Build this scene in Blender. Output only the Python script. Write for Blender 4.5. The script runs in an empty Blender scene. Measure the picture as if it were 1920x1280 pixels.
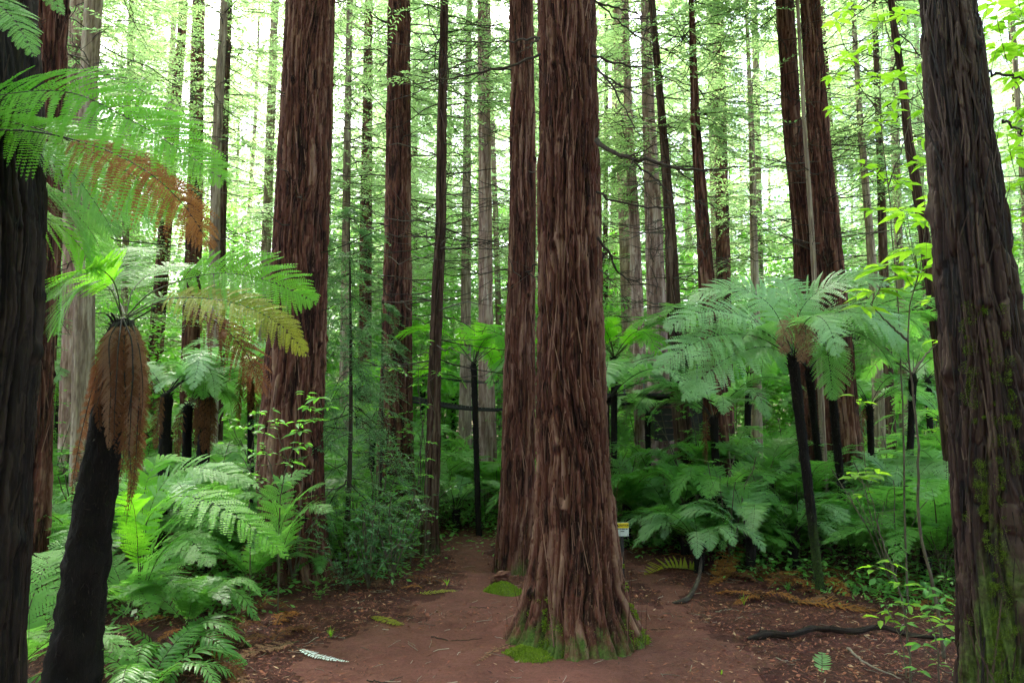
import bpy, math, random
import numpy as np
from mathutils import Vector
R_ = math.radians
RS = np.random.RandomState
random.seed(5)
scene = bpy.context.scene
COL = scene.collection

# ------------------------------------------------------------------ camera
F = 1400.0; PITCH = R_(5.5); H = 2.2
cam_d = bpy.data.cameras.new('camera'); cam = bpy.data.objects.new('camera', cam_d); COL.objects.link(cam)
cam.location = (0, 0, H); cam.rotation_euler = (math.pi/2 + PITCH, 0, 0)
cam_d.sensor_width = 36; cam_d.lens = F/1920*36; cam_d.clip_end = 1000; cam_d.clip_start = 0.05
scene.camera = cam
cp, sp = math.cos(PITCH), math.sin(PITCH)
def W(px, py, D):
    x = (px-960)/F; y = (640-py)/F
    d = np.array([x, cp - y*sp, sp + y*cp]); t = D/d[1]
    return np.array([0, 0, H]) + d*t
def G(px, py):
    x = (px-960)/F; y = (640-py)/F
    d = np.array([x, cp - y*sp, sp + y*cp]); t = -H/d[2]
    return np.array([0, 0, H]) + d*t
def proj(p):
    v = np.asarray(p, float) - np.array([0, 0, H])
    z = v[1]*cp + v[2]*sp; y = -v[1]*sp + v[2]*cp
    return 960 + F*v[0]/z, 640 - F*y/z, z
def wid(wpx, p):             # pixel width -> metres at world point p
    return wpx*proj(p)[2]/F

# ------------------------------------------------------------------ noise
def _h(ix, iy, seed):
    a = (ix.astype(np.int64)*374761393 + iy.astype(np.int64)*668265263 + seed*69069 + 12345) & 0xffffffff
    a = ((a ^ (a >> 13))*1274126177) & 0xffffffff
    a = ((a ^ (a >> 16))*2246822519) & 0xffffffff
    return ((a ^ (a >> 15)) & 0xffffff)/float(0xffffff)
def vn(u, v, seed=0, wrap=None):
    u, v = np.broadcast_arrays(np.asarray(u, float), np.asarray(v, float))
    iu = np.floor(u); iv = np.floor(v); fu = u-iu; fv = v-iv
    fu = fu*fu*(3-2*fu); fv = fv*fv*(3-2*fv)
    def hh(a, b):
        if wrap: a = np.mod(a, wrap)
        return _h(a, b, seed)
    return ((hh(iu, iv)*(1-fu) + hh(iu+1, iv)*fu)*(1-fv) + (hh(iu, iv+1)*(1-fu) + hh(iu+1, iv+1)*fu)*fv)
def sstep(a, b, x):
    t = np.clip((x-a)/(b-a), 0, 1); return t*t*(3-2*t)
def nrm(a):
    return a/np.maximum(np.linalg.norm(a, axis=-1, keepdims=True), 1e-9)

# ------------------------------------------------------------------ mesh building
class Geo:
    def __init__(s): s.V = []; s.Fc = []; s.n = 0
    def add(s, v, f, mat=0, rnd=0.5, moss=0.0, smooth=False):
        v = np.asarray(v, float).reshape(-1, 3); f = np.asarray(f, np.int64)
        r = np.broadcast_to(np.asarray(rnd, float), (len(v),)); m = np.broadcast_to(np.asarray(moss, float), (len(v),))
        s.V.append((v, r, m)); s.Fc.append((f + s.n, mat, smooth)); s.n += len(v)
        return s
    def mesh(s, name, mats):
        me = bpy.data.meshes.new(name)
        V = np.concatenate([a[0] for a in s.V]); r = np.concatenate([a[1] for a in s.V]); mo = np.concatenate([a[2] for a in s.V])
        me.vertices.add(len(V)); me.vertices.foreach_set('co', V.astype(np.float32).ravel())
        loops = np.concatenate([f.ravel() for f, _, _ in s.Fc])
        cnt = np.concatenate([np.full(len(f), f.shape[1]) for f, _, _ in s.Fc])
        st = np.concatenate([[0], np.cumsum(cnt)[:-1]])
        me.loops.add(len(loops)); me.loops.foreach_set('vertex_index', loops.astype(np.int32))
        me.polygons.add(len(cnt)); me.polygons.foreach_set('loop_start', st.astype(np.int32))
        try: me.polygons.foreach_set('loop_total', cnt.astype(np.int32))
        except Exception: pass
        me.polygons.foreach_set('material_index', np.concatenate([np.full(len(f), m) for f, m, _ in s.Fc]).astype(np.int32))
        me.polygons.foreach_set('use_smooth', np.concatenate([np.full(len(f), sm) for f, _, sm in s.Fc]))
        for m in mats: me.materials.append(m)
        for nm, arr in (('rnd', r), ('moss', mo)):
            at = me.attributes.new(nm, 'FLOAT', 'POINT'); at.data.foreach_set('value', arr.astype(np.float32))
        me.update(calc_edges=True)
        return me
def grid_faces(nr, nc, wrap=False, off=0):
    i = np.arange(nr-1)[:, None]; j = np.arange(nc if wrap else nc-1)[None, :]
    j2 = (j+1) % nc
    return np.stack([i*nc+j, i*nc+j2, (i+1)*nc+j2, (i+1)*nc+j], -1).reshape(-1, 4) + off
def tubes(g, P, Rr, sides=4, mat=0, rnd=0.5, smooth=True, moss=0.0):
    P = np.asarray(P, float)
    if P.ndim == 2: P = P[None]
    B, K, _ = P.shape
    Rr = np.broadcast_to(np.asarray(Rr, float), (B, K))
    T = np.gradient(P, axis=1); T = nrm(T)
    ref = np.where(np.abs(T[..., 2:3]) > 0.9, np.array([1., 0, 0]), np.array([0, 0, 1.]))
    A = nrm(np.cross(T, ref)); Bn = np.cross(T, A)
    th = np.arange(sides)/sides*2*np.pi
    V = P[:, :, None, :] + Rr[:, :, None, None]*(A[:, :, None, :]*np.cos(th)[:, None] + Bn[:, :, None, :]*np.sin(th)[:, None])
    fc = grid_faces(K, sides, True)
    f = (fc[None] + (np.arange(B)*K*sides)[:, None, None]).reshape(-1, 4)
    rr = np.asarray(rnd, float)
    if rr.ndim == 1: rr = np.repeat(rr, K*sides)
    g.add(V.reshape(-1, 3), f, mat, rr, moss, smooth)
def leaves(g, P, D, Nn, L, Wd, mat=0, rnd=None, wide=.42, fold=0.0):     # small diamond leaves
    n = len(P); D = nrm(D); S = nrm(np.cross(D, Nn)); N2 = np.cross(S, D)
    L = np.broadcast_to(L, (n,))[:, None]; Wd = np.broadcast_to(Wd, (n,))[:, None]
    V = np.stack([P, P+D*L*wide+S*Wd/2+N2*fold*Wd, P+D*L, P+D*L*wide-S*Wd/2+N2*fold*Wd], 1)
    if rnd is None: rnd = RS(n).rand(n)
    g.add(V.reshape(-1, 3), np.arange(4*n).reshape(-1, 4), mat, np.repeat(rnd, 4))
def leaf6(g, P, D, Nn, L, Wd, mat=0, rnd=None, fold=.25, curl=.2):       # broad folded leaves, drooping tip
    n = len(P); D = nrm(D); S = nrm(np.cross(D, Nn)); N2 = np.cross(S, D)
    L = np.broadcast_to(L, (n,))[:, None]; Wd = np.broadcast_to(Wd, (n,))[:, None]
    def pt(a, b, c): return P + D*L*a + S*Wd*b + N2*(c*Wd) - np.array([0, 0, 1.])*L*curl*a*a
    V = np.stack([pt(0, 0, 0), pt(.3, .42, fold*.42), pt(.65, .4, fold*.4), pt(1, 0, 0), pt(.65, -.4, fold*.4), pt(.3, -.42, fold*.42), pt(.5, 0, 0)], 1)
    if rnd is None: rnd = RS(n).rand(n)
    b = (np.arange(n)*7)[:, None]
    f = np.concatenate([b+np.array([[0, 1, 2, 6]]), b+np.array([[6, 2, 3, 4]]), b+np.array([[0, 6, 4, 5]])])
    g.add(V.reshape(-1, 3), f, mat, np.repeat(rnd, 7))

# ------------------------------------------------------------------ materials
def newmat(name):
    m = bpy.data.materials.new(name); m.use_nodes = True; nt = m.node_tree; nt.nodes.clear()
    return m, nt, nt.nodes.new('ShaderNodeOutputMaterial')
def ramp(nt, fac, stops):
    r = nt.nodes.new('ShaderNodeValToRGB'); e = r.color_ramp.elements
    while len(e) < len(stops): e.new(0.5)
    for q, (p, c) in zip(e, stops): q.position = p; q.color = (*c, 1)
    nt.links.new(fac, r.inputs[0]); return r.outputs[0]
def attr(nt, name):
    a = nt.nodes.new('ShaderNodeAttribute'); a.attribute_name = name; return a.outputs['Fac']
def noise(nt, scale, stretch=None, detail=4, rough=.6):
    tc = nt.nodes.new('ShaderNodeTexCoord'); mp = nt.nodes.new('ShaderNodeMapping')
    mp.inputs['Scale'].default_value = stretch or (1, 1, 1)
    nt.links.new(tc.outputs['Object'], mp.inputs[0])
    n = nt.nodes.new('ShaderNodeTexNoise'); n.inputs['Scale'].default_value = scale; n.inputs['Detail'].default_value = detail; n.inputs['Roughness'].default_value = rough
    nt.links.new(mp.outputs[0], n.inputs['Vector']); return n.outputs['Fac']
def math_(nt, op, a, b, clamp=False):
    n = nt.nodes.new('ShaderNodeMath'); n.operation = op; n.use_clamp = clamp
    for i, x in enumerate((a, b)):
        if isinstance(x, (int, float)): n.inputs[i].default_value = x
        else: nt.links.new(x, n.inputs[i])
    return n.outputs[0]
def mixc(nt, fac, a, b):
    n = nt.nodes.new('ShaderNodeMix'); n.data_type = 'RGBA'
    if isinstance(fac, (int, float)): n.inputs[0].default_value = fac
    else: nt.links.new(fac, n.inputs[0])
    for i, x in ((6, a), (7, b)):
        if isinstance(x, tuple): n.inputs[i].default_value = (*x, 1)
        else: nt.links.new(x, n.inputs[i])
    return n.outputs[2]
def leafmat(name, c1, c2, tr, tfac=.45, rough=.5, spec=.35, c3=None):
    m, nt, out = newmat(name)
    oi = nt.nodes.new('ShaderNodeObjectInfo')
    f = math_(nt, 'ADD', math_(nt, 'MULTIPLY', attr(nt, 'rnd'), .6), math_(nt, 'MULTIPLY', oi.outputs['Random'], .4))
    c = ramp(nt, f, [(0, c1), (1, c2)] if c3 is None else [(0, c1), (.8, c2), (1, c3)])
    p = nt.nodes.new('ShaderNodeBsdfPrincipled'); nt.links.new(c, p.inputs['Base Color'])
    p.inputs['Roughness'].default_value = rough; p.inputs['Specular IOR Level'].default_value = spec
    t = nt.nodes.new('ShaderNodeBsdfTranslucent')
    tc = mixc(nt, math_(nt, 'MULTIPLY', f, .5), tr, tuple(min(1, x*1.5) for x in tr)); nt.links.new(tc, t.inputs[0])
    mx = nt.nodes.new('ShaderNodeMixShader'); mx.inputs[0].default_value = tfac
    nt.links.new(p.outputs[0], mx.inputs[1]); nt.links.new(t.outputs[0], mx.inputs[2]); nt.links.new(mx.outputs[0], out.inputs[0])
    return m
def barkmat(name, deep, mid, top, moss=(.055, .085, .016), rough=.9, fine=60, bump=.5, spec=.2):
    m, nt, out = newmat(name)
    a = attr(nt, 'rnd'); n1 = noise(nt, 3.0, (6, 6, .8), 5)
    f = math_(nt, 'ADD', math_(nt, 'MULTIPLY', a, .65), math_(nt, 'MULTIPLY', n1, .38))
    c = ramp(nt, f, [(.2, deep), (.52, mid), (.95, top)])  # deep puts furrow shade into the colour; top is weathered ridge bark
    n2 = noise(nt, fine, (1, 1, .06), 4, .7)
    c = mixc(nt, math_(nt, 'MULTIPLY', math_(nt, 'SUBTRACT', n2, .52, True), 2.2, True), c, top)
    n4 = noise(nt, 9, (1, 1, .6), 5, .7)
    mf = math_(nt, 'MULTIPLY', math_(nt, 'SUBTRACT', math_(nt, 'ADD', attr(nt, 'moss'), math_(nt, 'MULTIPLY', n4, .8)), .78), 5, True)
    mc = ramp(nt, noise(nt, 40), [(.3, tuple(x*.6 for x in moss)), (.7, tuple(x*1.7 for x in moss))])
    c = mixc(nt, mf, c, mc)
    p = nt.nodes.new('ShaderNodeBsdfPrincipled'); nt.links.new(c, p.inputs['Base Color']); p.inputs['Roughness'].default_value = rough
    p.inputs['Specular IOR Level'].default_value = spec
    b = nt.nodes.new('ShaderNodeBump'); b.inputs['Strength'].default_value = bump; b.inputs['Distance'].default_value = .01
    nt.links.new(n2, b.inputs['Height']); nt.links.new(b.outputs[0], p.inputs['Normal'])
    nt.links.new(p.outputs[0], out.inputs[0]); return m
def plain(name, c, rough=.6, c2=None, scale=20, spec=.3, stretch=None):
    m, nt, out = newmat(name)
    p = nt.nodes.new('ShaderNodeBsdfPrincipled'); p.inputs['Roughness'].default_value = rough; p.inputs['Specular IOR Level'].default_value = spec
    col = ramp(nt, noise(nt, scale, stretch), [(.3, c), (.7, c2 or tuple(x*.7 for x in c))]); nt.links.new(col, p.inputs['Base Color'])
    nt.links.new(p.outputs[0], out.inputs[0]); return m

M = {}
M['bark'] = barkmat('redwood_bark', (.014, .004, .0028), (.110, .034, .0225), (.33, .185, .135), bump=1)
M['bark_dark'] = barkmat('shaded_wet_bark', (.006, .0025, .0018), (.030, .010, .0063), (.095, .058, .040), moss=(.055, .078, .012), rough=.7, spec=.3)  # shade of the near trunk put into a darker bark; also wet
M['bark_black'] = barkmat('charred_shaded_bark', (.005, .003, .0022), (.017, .009, .006), (.055, .036, .027), rough=.75)  # edge trunk's silhouette shade put into the colour; charring on the log
M['bark_pale'] = barkmat('pale_bark', (.16, .085, .066), (.36, .22, .18), (.62, .48, .42))  # far trunks lightened; distance haze put into the bark colour
M['bark_grey'] = barkmat('grey_bark', (.14, .09, .065), (.28, .195, .145), (.50, .40, .32))  # lightened against backlight and for distance haze, all within the colour
M['bark_slim'] = barkmat('slim_dark_bark', (.022, .009, .006), (.08, .037, .026), (.20, .13, .10), moss=(.05, .08, .02))
M['fern_trunk'] = barkmat('tree_fern_trunk', (.006, .005, .004), (.014, .010, .008), (.045, .032, .024), moss=(.03, .05, .01), fine=120, bump=1)
M['deadwood'] = barkmat('dead_branch_wood', (.02, .014, .010), (.05, .035, .026), (.15, .12, .10))
M['palewood'] = barkmat('bleached_branch_wood', (.12, .09, .07), (.25, .2, .16), (.45, .4, .34))
M['twig'] = plain('twig_bark', (.14, .11, .07), .8, (.07, .055, .035))
M['stipe'] = plain('fern_stalk', (.07, .05, .02), .5, (.05, .07, .02), 5)
M['stipe_dark'] = plain('dark_fern_stalk', (.02, .014, .008), .6)
M['fern'] = leafmat('fern_green', (.09, .23, .045), (.22, .42, .12), (.26, .60, .08), .5)
M['fern_bright'] = leafmat('fern_fresh_green', (.10, .30, .022), (.20, .46, .045), (.30, .80, .03), .55)
M['fern_silver'] = leafmat('fern_silver_green', (.13, .27, .09), (.36, .54, .27), (.26, .58, .12), .42, .38, .6)
M['fern_low'] = leafmat('low_fern_green', (.06, .18, .035), (.18, .38, .09), (.20, .52, .06), .42, .4, .55)
M['fern_yellow'] = leafmat('fern_yellowing', (.20, .26, .02), (.36, .34, .03), (.5, .5, .03), .5)
M['fern_dead'] = leafmat('fern_dead_brown', (.085, .036, .017), (.19, .085, .042), (.28, .105, .04), .35, .8, .1)
M['fern_tan'] = leafmat('fern_dead_tan', (.17, .085, .05), (.34, .19, .12), (.32, .17, .09), .3, .8, .1)
M['fern_rust'] = leafmat('fern_rust_orange', (.22, .075, .02), (.42, .19, .06), (.4, .16, .04), .3, .8, .1)
M['fern_white'] = leafmat('fern_silver_underside', (.5, .55, .55), (.75, .8, .82), (.4, .4, .4), .1, .5, .3)
M['redleaf'] = leafmat('redwood_foliage', (.09, .15, .06), (.22, .33, .13), (.40, .62, .22), .5, .5, .3, (.2, .25, .05))  # translucent green greyed and lightened in place of haze
M['redleaf_far'] = leafmat('hazed_redwood_foliage', (.16, .25, .12), (.33, .46, .23), (.52, .74, .34), .55, .5, .3)  # paler, greyer leaves: distance haze put into the colour
M['redleaf_dark'] = leafmat('bluish_redwood_foliage', (.09, .20, .09), (.20, .36, .16), (.18, .44, .10), .35, .42, .5)  # dark bluish green of the young redwood sprays
M['broad'] = leafmat('broad_leaf', (.07, .21, .04), (.17, .40, .08), (.26, .64, .06), .5, .38, .5)
M['broad_dark'] = leafmat('dark_glossy_leaf', (.05, .15, .055), (.15, .32, .13), (.11, .34, .06), .3, .3, .6)
M['broad_bright'] = leafmat('lime_leaf', (.13, .32, .02), (.24, .46, .04), (.42, .78, .04), .55, .4, .4)
M['moss_dark'] = leafmat('dark_moss_green', (.05, .085, .01), (.14, .20, .025), (.12, .18, .02), .15, .9, .05)
M['moss'] = leafmat('moss_green', (.09, .15, .012), (.25, .33, .035), (.2, .3, .03), .2, .9, .05)

# ground
def groundmat(name, cols, dark, bumpd):
    m, nt, out = newmat(name)
    n1 = noise(nt, 1.3, None, 6, .65); n2 = noise(nt, 28, None, 6, .75); n3 = noise(nt, 130, None, 3, .6)
    f = math_(nt, 'ADD', math_(nt, 'MULTIPLY', n1, .5), math_(nt, 'MULTIPLY', n2, .5))
    c = ramp(nt, f, [(.32, cols[0]), (.5, cols[1]), (.66, cols[2])])
    c = mixc(nt, math_(nt, 'MULTIPLY', math_(nt, 'SUBTRACT', n3, .52, True), 4, True), c, dark)
    p = nt.nodes.new('ShaderNodeBsdfPrincipled'); nt.links.new(c, p.inputs['Base Color']); p.inputs['Roughness'].default_value = .85; p.inputs['Specular IOR Level'].default_value = .25
    b = nt.nodes.new('ShaderNodeBump'); b.inputs['Strength'].default_value = .7; b.inputs['Distance'].default_value = bumpd
    nt.links.new(math_(nt, 'ADD', n2, math_(nt, 'MULTIPLY', n3, .4)), b.inputs['Height']); nt.links.new(b.outputs[0], p.inputs['Normal'])
    nt.links.new(p.outputs[0], out.inputs[0]); return m
M['ground'] = groundmat('forest_floor', [(.03, .008, .006), (.075, .020, .015), (.14, .042, .032)], (.02, .007, .005), .05)
M['path'] = groundmat('trodden_soil', [(.08, .025, .018), (.145, .050, .038), (.205, .080, .063)], (.045, .014, .010), .04)
def litmat():
    m, nt, out = newmat('needle_litter')
    c = ramp(nt, attr(nt, 'rnd'), [(0, (.03, .008, .005)), (.5, (.15, .034, .02)), (.9, (.30, .095, .05)), (1, (.42, .27, .17))])
    p = nt.nodes.new('ShaderNodeBsdfPrincipled'); nt.links.new(c, p.inputs['Base Color']); p.inputs['Roughness'].default_value = .8
    nt.links.new(p.outputs[0], out.inputs[0]); return m
M['litter'] = litmat()

# ------------------------------------------------------------------ object helpers
def tag(o, label, cat, group=None, kind=None):
    if kind: o['kind'] = kind
    if label: o['label'] = label
    if cat: o['category'] = cat
    if group: o['group'] = group
    return o
def empty(name, loc, label=None, cat=None, group=None):
    o = bpy.data.objects.new(name, None); COL.objects.link(o); o.location = Vector([float(a) for a in loc]); o.empty_display_size = .2
    return tag(o, label, cat, group)
def put(name, me, parent=None, world=False):
    o = bpy.data.objects.new(name, me); COL.objects.link(o)
    if parent is not None:
        o.parent = parent
        if world: o.location = -parent.location      # mesh is in world coordinates
    return o

# ------------------------------------------------------------------ ground, path
def poly_w(pts): return np.array([G(a, b)[:2] for a, b in pts])
PATHS = [poly_w([(430, 1330), (560, 1262), (640, 1205), (770, 1150), (860, 1092), (862, 1050), (835, 1012), (850, 1006), (935, 1006), (935, 1060), (985, 1110), (1000, 1150), (1240, 1150), (1240, 1120), (1165, 1060), (1175, 1052), (1260, 1085), (1290, 1130), (1400, 1210), (1470, 1330)])]
CLEAR = poly_w([(310, 1400), (330, 1285), (470, 1200), (500, 1120), (620, 1105), (800, 1098), (800, 1040), (835, 1008), (850, 1002), (936, 1002), (960, 1040), (1160, 1040), (1200, 1058), (1330, 1068), (1400, 1100), (1560, 1135), (1790, 1150), (1830, 1400)])
def inpoly(x, y, poly):
    ins = np.zeros(x.shape, bool); n = len(poly)
    for i in range(n):
        x0, y0 = poly[i]; x1, y1 = poly[(i+1) % n]
        c = ((y0 > y) != (y1 > y)) & (x < (x1-x0)*(y-y0)/((y1-y0) if y1 != y0 else 1e-9) + x0)
        ins ^= c
    return ins
def hgt(x, y):
    x = np.asarray(x, float); y = np.asarray(y, float)
    h = (vn(x*.35+50, y*.35+9, 3)-.5)*.12 + (vn(x*1.7+50, y*1.7, 4)-.5)*.05 + (vn(x*9, y*9, 5)-.5)*.03
    far = sstep(1.2, 6, np.abs(x+.3)) * sstep(3, 9, y)
    return h + far*.18*vn(x*.3, y*.3+7, 8) - .01
xs = np.concatenate([np.linspace(-90, -9, 40)[:-1], np.linspace(-9, 9, 361), np.linspace(9, 90, 40)[1:]])
ys = np.concatenate([np.linspace(-25, 3.5, 30)[:-1], np.linspace(3.5, 17, 300), np.linspace(17, 110, 60)[1:]])
X, Y = np.meshgrid(xs, ys)
Z = hgt(X, Y) + (vn(X*25, Y*25, 6)-.5)*.006
V = np.stack([X, Y, Z], -1).reshape(-1, 3); nc = len(xs)
FA = grid_faces(len(ys), nc)
g = Geo(); g.add(V, FA, smooth=True)
tag(put('ground', g.mesh('ground', [M['ground']])), 'dark reddish brown forest floor covered in fallen needles', 'ground', kind='structure')
cx = V[FA].mean(1)
wx = cx[:, 0] + (vn(cx[:, 0]*2.2, cx[:, 1]*2.2, 11)-.5)*.5 + (vn(cx[:, 0]*9, cx[:, 1]*9, 12)-.5)*.2
wy = cx[:, 1] + (vn(cx[:, 0]*2.2, cx[:, 1]*2.2, 13)-.5)*.7 + (vn(cx[:, 0]*9, cx[:, 1]*9, 14)-.5)*.25
sel = inpoly(wx, wy, PATHS[0])
pf = FA[sel]; used, inv = np.unique(pf, return_inverse=True)
pv = V[used] + np.array([0, 0, .006])
g = Geo(); g.add(pv, inv.reshape(-1, 4), smooth=True)
tag(put('path', g.mesh('path', [M['path']])), 'trodden bare brown soil path forking around the big redwood', 'path', kind='structure')

def hz(x, y): return float(hgt(x, y))
def onground(px, py, D=None):
    p = G(px, py) if D is None else np.array([(px-960)/F*D/ (cp-(640-py)/F*sp), D, 0])
    p[2] = hz(p[0], p[1]); return p

# litter
rs = RS(7); N = 230000
lx = rs.uniform(-7, 8, N); ly = 4.2 + rs.rand(N)**1.5*14
onp = inpoly(lx + (vn(lx*2, ly*2, 31)-.5)*.6, ly + (vn(lx*2, ly*2, 32)-.5)*.8, PATHS[0])
den = vn(lx*1.1, ly*1.1, 33)*.6+vn(lx*4, ly*4, 34)*.5
keep = (~onp & (den > .28)) | (onp & (rs.rand(N) < .05+.5*sstep(.5, .8, den)))
lx, ly = lx[keep], ly[keep]; n = len(lx)
ang = rs.rand(n)*6.283; tilt = rs.normal(0, .22, n)
P = np.stack([lx, ly, hgt(lx, ly)+.008+rs.rand(n)*.012], -1)
Dr = np.stack([np.cos(ang), np.sin(ang), tilt], -1)
Nn = nrm(np.stack([rs.normal(0, .4, n), rs.normal(0, .4, n), np.ones(n)], -1))
g = Geo(); leaves(g, P, Dr, Nn, rs.uniform(.02, .085, n), rs.uniform(.004, .014, n), rnd=rs.rand(n)**1.3)
pick = rs.rand(n) < .04
m_ = pick.sum(); leaves(g, P[pick]+[0, 0, .01], Dr[pick], Nn[pick], rs.uniform(.03, .07, m_), rs.uniform(.015, .035, m_), rnd=rs.uniform(.6, 1, m_))
tag(put('needle_litter', g.mesh('needle_litter', [M['litter']])), 'reddish brown needle and leaf litter strewn over the forest floor', 'litter', kind='stuff')

# ------------------------------------------------------------------ trunks
def trunk_geo(g, ctrl, na, dzs, amp, seed, mossf=None, flare=0.0, flutes=7, top=None, strips=0):
    """ctrl: (x,y,z,r) rows in increasing z (world). dzs: list of (ztop, dz)"""
    ctrl = np.array(ctrl, float); zs = []; z = ctrl[0, 2]
    for zt, dz in dzs:
        while z < zt: zs.append(z); z += dz
    zs.append(dzs[-1][0]); zs = np.array(zs)
    cxv = np.interp(zs, ctrl[:, 2], ctrl[:, 0]); cyv = np.interp(zs, ctrl[:, 2], ctrl[:, 1]); rv = np.interp(zs, ctrl[:, 2], ctrl[:, 3])
    k = np.ones(5)/5
    if len(zs) > 20:
        for a in (cxv, rv):
            pad = np.pad(a, 2, mode='edge'); a[:] = np.convolve(pad, k, 'valid')
    u = np.arange(na)/na
    U, ZZ = np.meshgrid(u, zs); Rb = rv[:, None]*np.ones_like(U)
    Rm = float(np.median(rv)); c = 2*np.pi*Rm
    def wn(freq, zf, sd): return vn(U*freq, ZZ*zf+100, sd, freq)
    low = np.exp(-np.maximum(ZZ-ctrl[0, 2], 0)/.55)
    fl = (wn(flutes, .3, seed)-.5)*2
    uw = U + (vn(ZZ*.9, ZZ*0+seed, seed+1)-.5)*.06*0 + (wn(5, .7, seed+2)-.5)*.10 + (wn(14, 2.2, seed+3)-.5)*.028
    uw = uw + (wn(30, 5, seed+4)-.5)*.010
    uw = np.mod(uw, 1)
    def plates(Np, Ls, sd):
        s = uw*Np; kk = np.floor(s); fr = s-kk; kk = np.mod(kk, Np)
        zz = ZZ/Ls + _h(kk, kk*0, sd)*9 + .5*vn(s*2.2, ZZ*3/Ls, sd+5, 0 or None)
        sg = np.floor(zz); hh = _h(kk, sg, sd+1)
        e = np.minimum(fr, 1-fr)*2
        prof = sstep(.04, .30+.35*_h(kk, sg, sd+9), e)
        fz = zz-sg; prof = prof*(1-.5*sstep(.82, 1, fz))*(.55+.45*sstep(0, .08, fz))
        return prof*(.55+.45*hh), hh
    N1 = max(8, int(round(c/.125))); N2 = max(16, int(round(c/.042)))
    p1, h1 = plates(N1, .9, seed+20); p2, h2 = plates(N2, .34, seed+40)
    fib = wn(max(24, int(c/.016)), 2.5, seed+60)
    p3, h3 = plates(max(24, int(round(c/.024))), .16, seed+50)
    disp = amp*(1.35*p1 + .85*p2 + .45*p3 + .3*fib - 1.9)
    disp = disp + Rb*fl*(.035 + flare*low)
    rr = Rb + disp
    th = U*2*np.pi
    V = np.stack([cxv[:, None]+rr*np.cos(th), cyv[:, None]+rr*np.sin(th), ZZ], -1)
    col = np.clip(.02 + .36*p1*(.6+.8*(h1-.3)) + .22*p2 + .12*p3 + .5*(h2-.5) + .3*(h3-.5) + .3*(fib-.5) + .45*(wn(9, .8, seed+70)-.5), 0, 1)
    rk = RS(seed+7)
    for k in range(int(4+(dzs[0][0])*3.2)):
        u0, z0, s = rk.rand(), rk.uniform(.4, dzs[0][0]), rk.uniform(.02, .05)*min(1, Rm/.25)
        du = np.abs(U-u0); du = np.minimum(du, 1-du)*c; dz_ = ZZ-z0; q = du*du+dz_*dz_*.6
        e_ = np.exp(-q/(s*s)); ring = np.exp(-(np.sqrt(q)-s*1.5)**2/(s*s*.35))
        rr = rr + s*.75*e_; V[..., 0] += s*.75*e_*np.cos(th); V[..., 1] += s*.75*e_*np.sin(th); col = np.clip(col-.5*e_+.22*ring, 0, 1)
    mo = np.zeros_like(col)
    if mossf is not None: mo = mossf(ZZ-ctrl[0, 2], th, fl)
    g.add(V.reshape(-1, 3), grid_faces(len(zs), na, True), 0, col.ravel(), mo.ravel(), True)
    if strips:
        rs = RS(seed+99); n = int(strips*3)
        zi = rs.randint(2, max(3, int(len(zs)*.93)), n); ai = rs.randint(0, na, n)
        base = V[zi, ai]; out = np.stack([np.cos(th[zi, ai]), np.sin(th[zi, ai]), np.zeros(n)], -1); tan = np.stack([-out[:, 1], out[:, 0], out[:, 2]], -1)
        L = rs.uniform(.08, .55, n); w = rs.uniform(.003, .015, n); lift = rs.uniform(.004, .045, n)*rs.choice([.25, 1], n, p=[.75, .25]); sg = rs.choice([1, -1], n); lean = rs.normal(0, .12, n)
        vs = []
        for q in (0, .35, .7, 1):
            c_ = base + out*(.004+lift[:, None]*q*q) + np.array([0, 0, 1.])*(sg*L*q)[:, None] + tan*(lean*L*q)[:, None]
            ww = w*(1-.55*q*q)
            vs += [c_+tan*ww[:, None]/2, c_-tan*ww[:, None]/2]
        vs = np.stack(vs, 1); b = (np.arange(n)*8)[:, None]
        f = np.concatenate([b+np.array([[0, 1, 3, 2]]), b+np.array([[2, 3, 5, 4]]), b+np.array([[4, 5, 7, 6]])])
        g.add(vs.reshape(-1, 3), f, 0, np.repeat(rs.rand(n)**1.4, 8), 0, False)
    return V

def ctrl_from_px(D, pts, ztop, base_y=None, taper=.35, zg=None):
    """pts: (px,py,width px) top to bottom; returns ctrl rows in world"""
    rows = []
    for px, py, w in pts:
        p = W(px, py, D); rows.append([p[0], D, p[2], wid(w, p)/2])
    rows.sort(key=lambda r: r[2]); rows = np.array(rows)
    lo = rows[0].copy(); zg = hz(lo[0], D)-.12
    if lo[2] > zg + .05:
        k = (lo[2]-zg)
        sl = (rows[1, 0]-rows[0, 0])/max(.1, rows[1, 2]-rows[0, 2])
        b = np.array([lo[0]-sl*k*.5, D, zg, lo[3]*1.12]); rows = np.vstack([b, rows])
    else: rows[0, 2] = zg
    hi = rows[-1]; pr = rows[-2]
    sl = (hi[0]-pr[0])/max(.3, hi[2]-pr[2]); k = ztop-hi[2]
    if k > .5:
        rows = np.vstack([rows, [hi[0]+sl*k*.4, D, hi[2]+k*.5, hi[3]*(1-.5*(1-taper))], [hi[0]+sl*k*.6, D, ztop, hi[3]*taper*.5]])
    return rows

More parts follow.
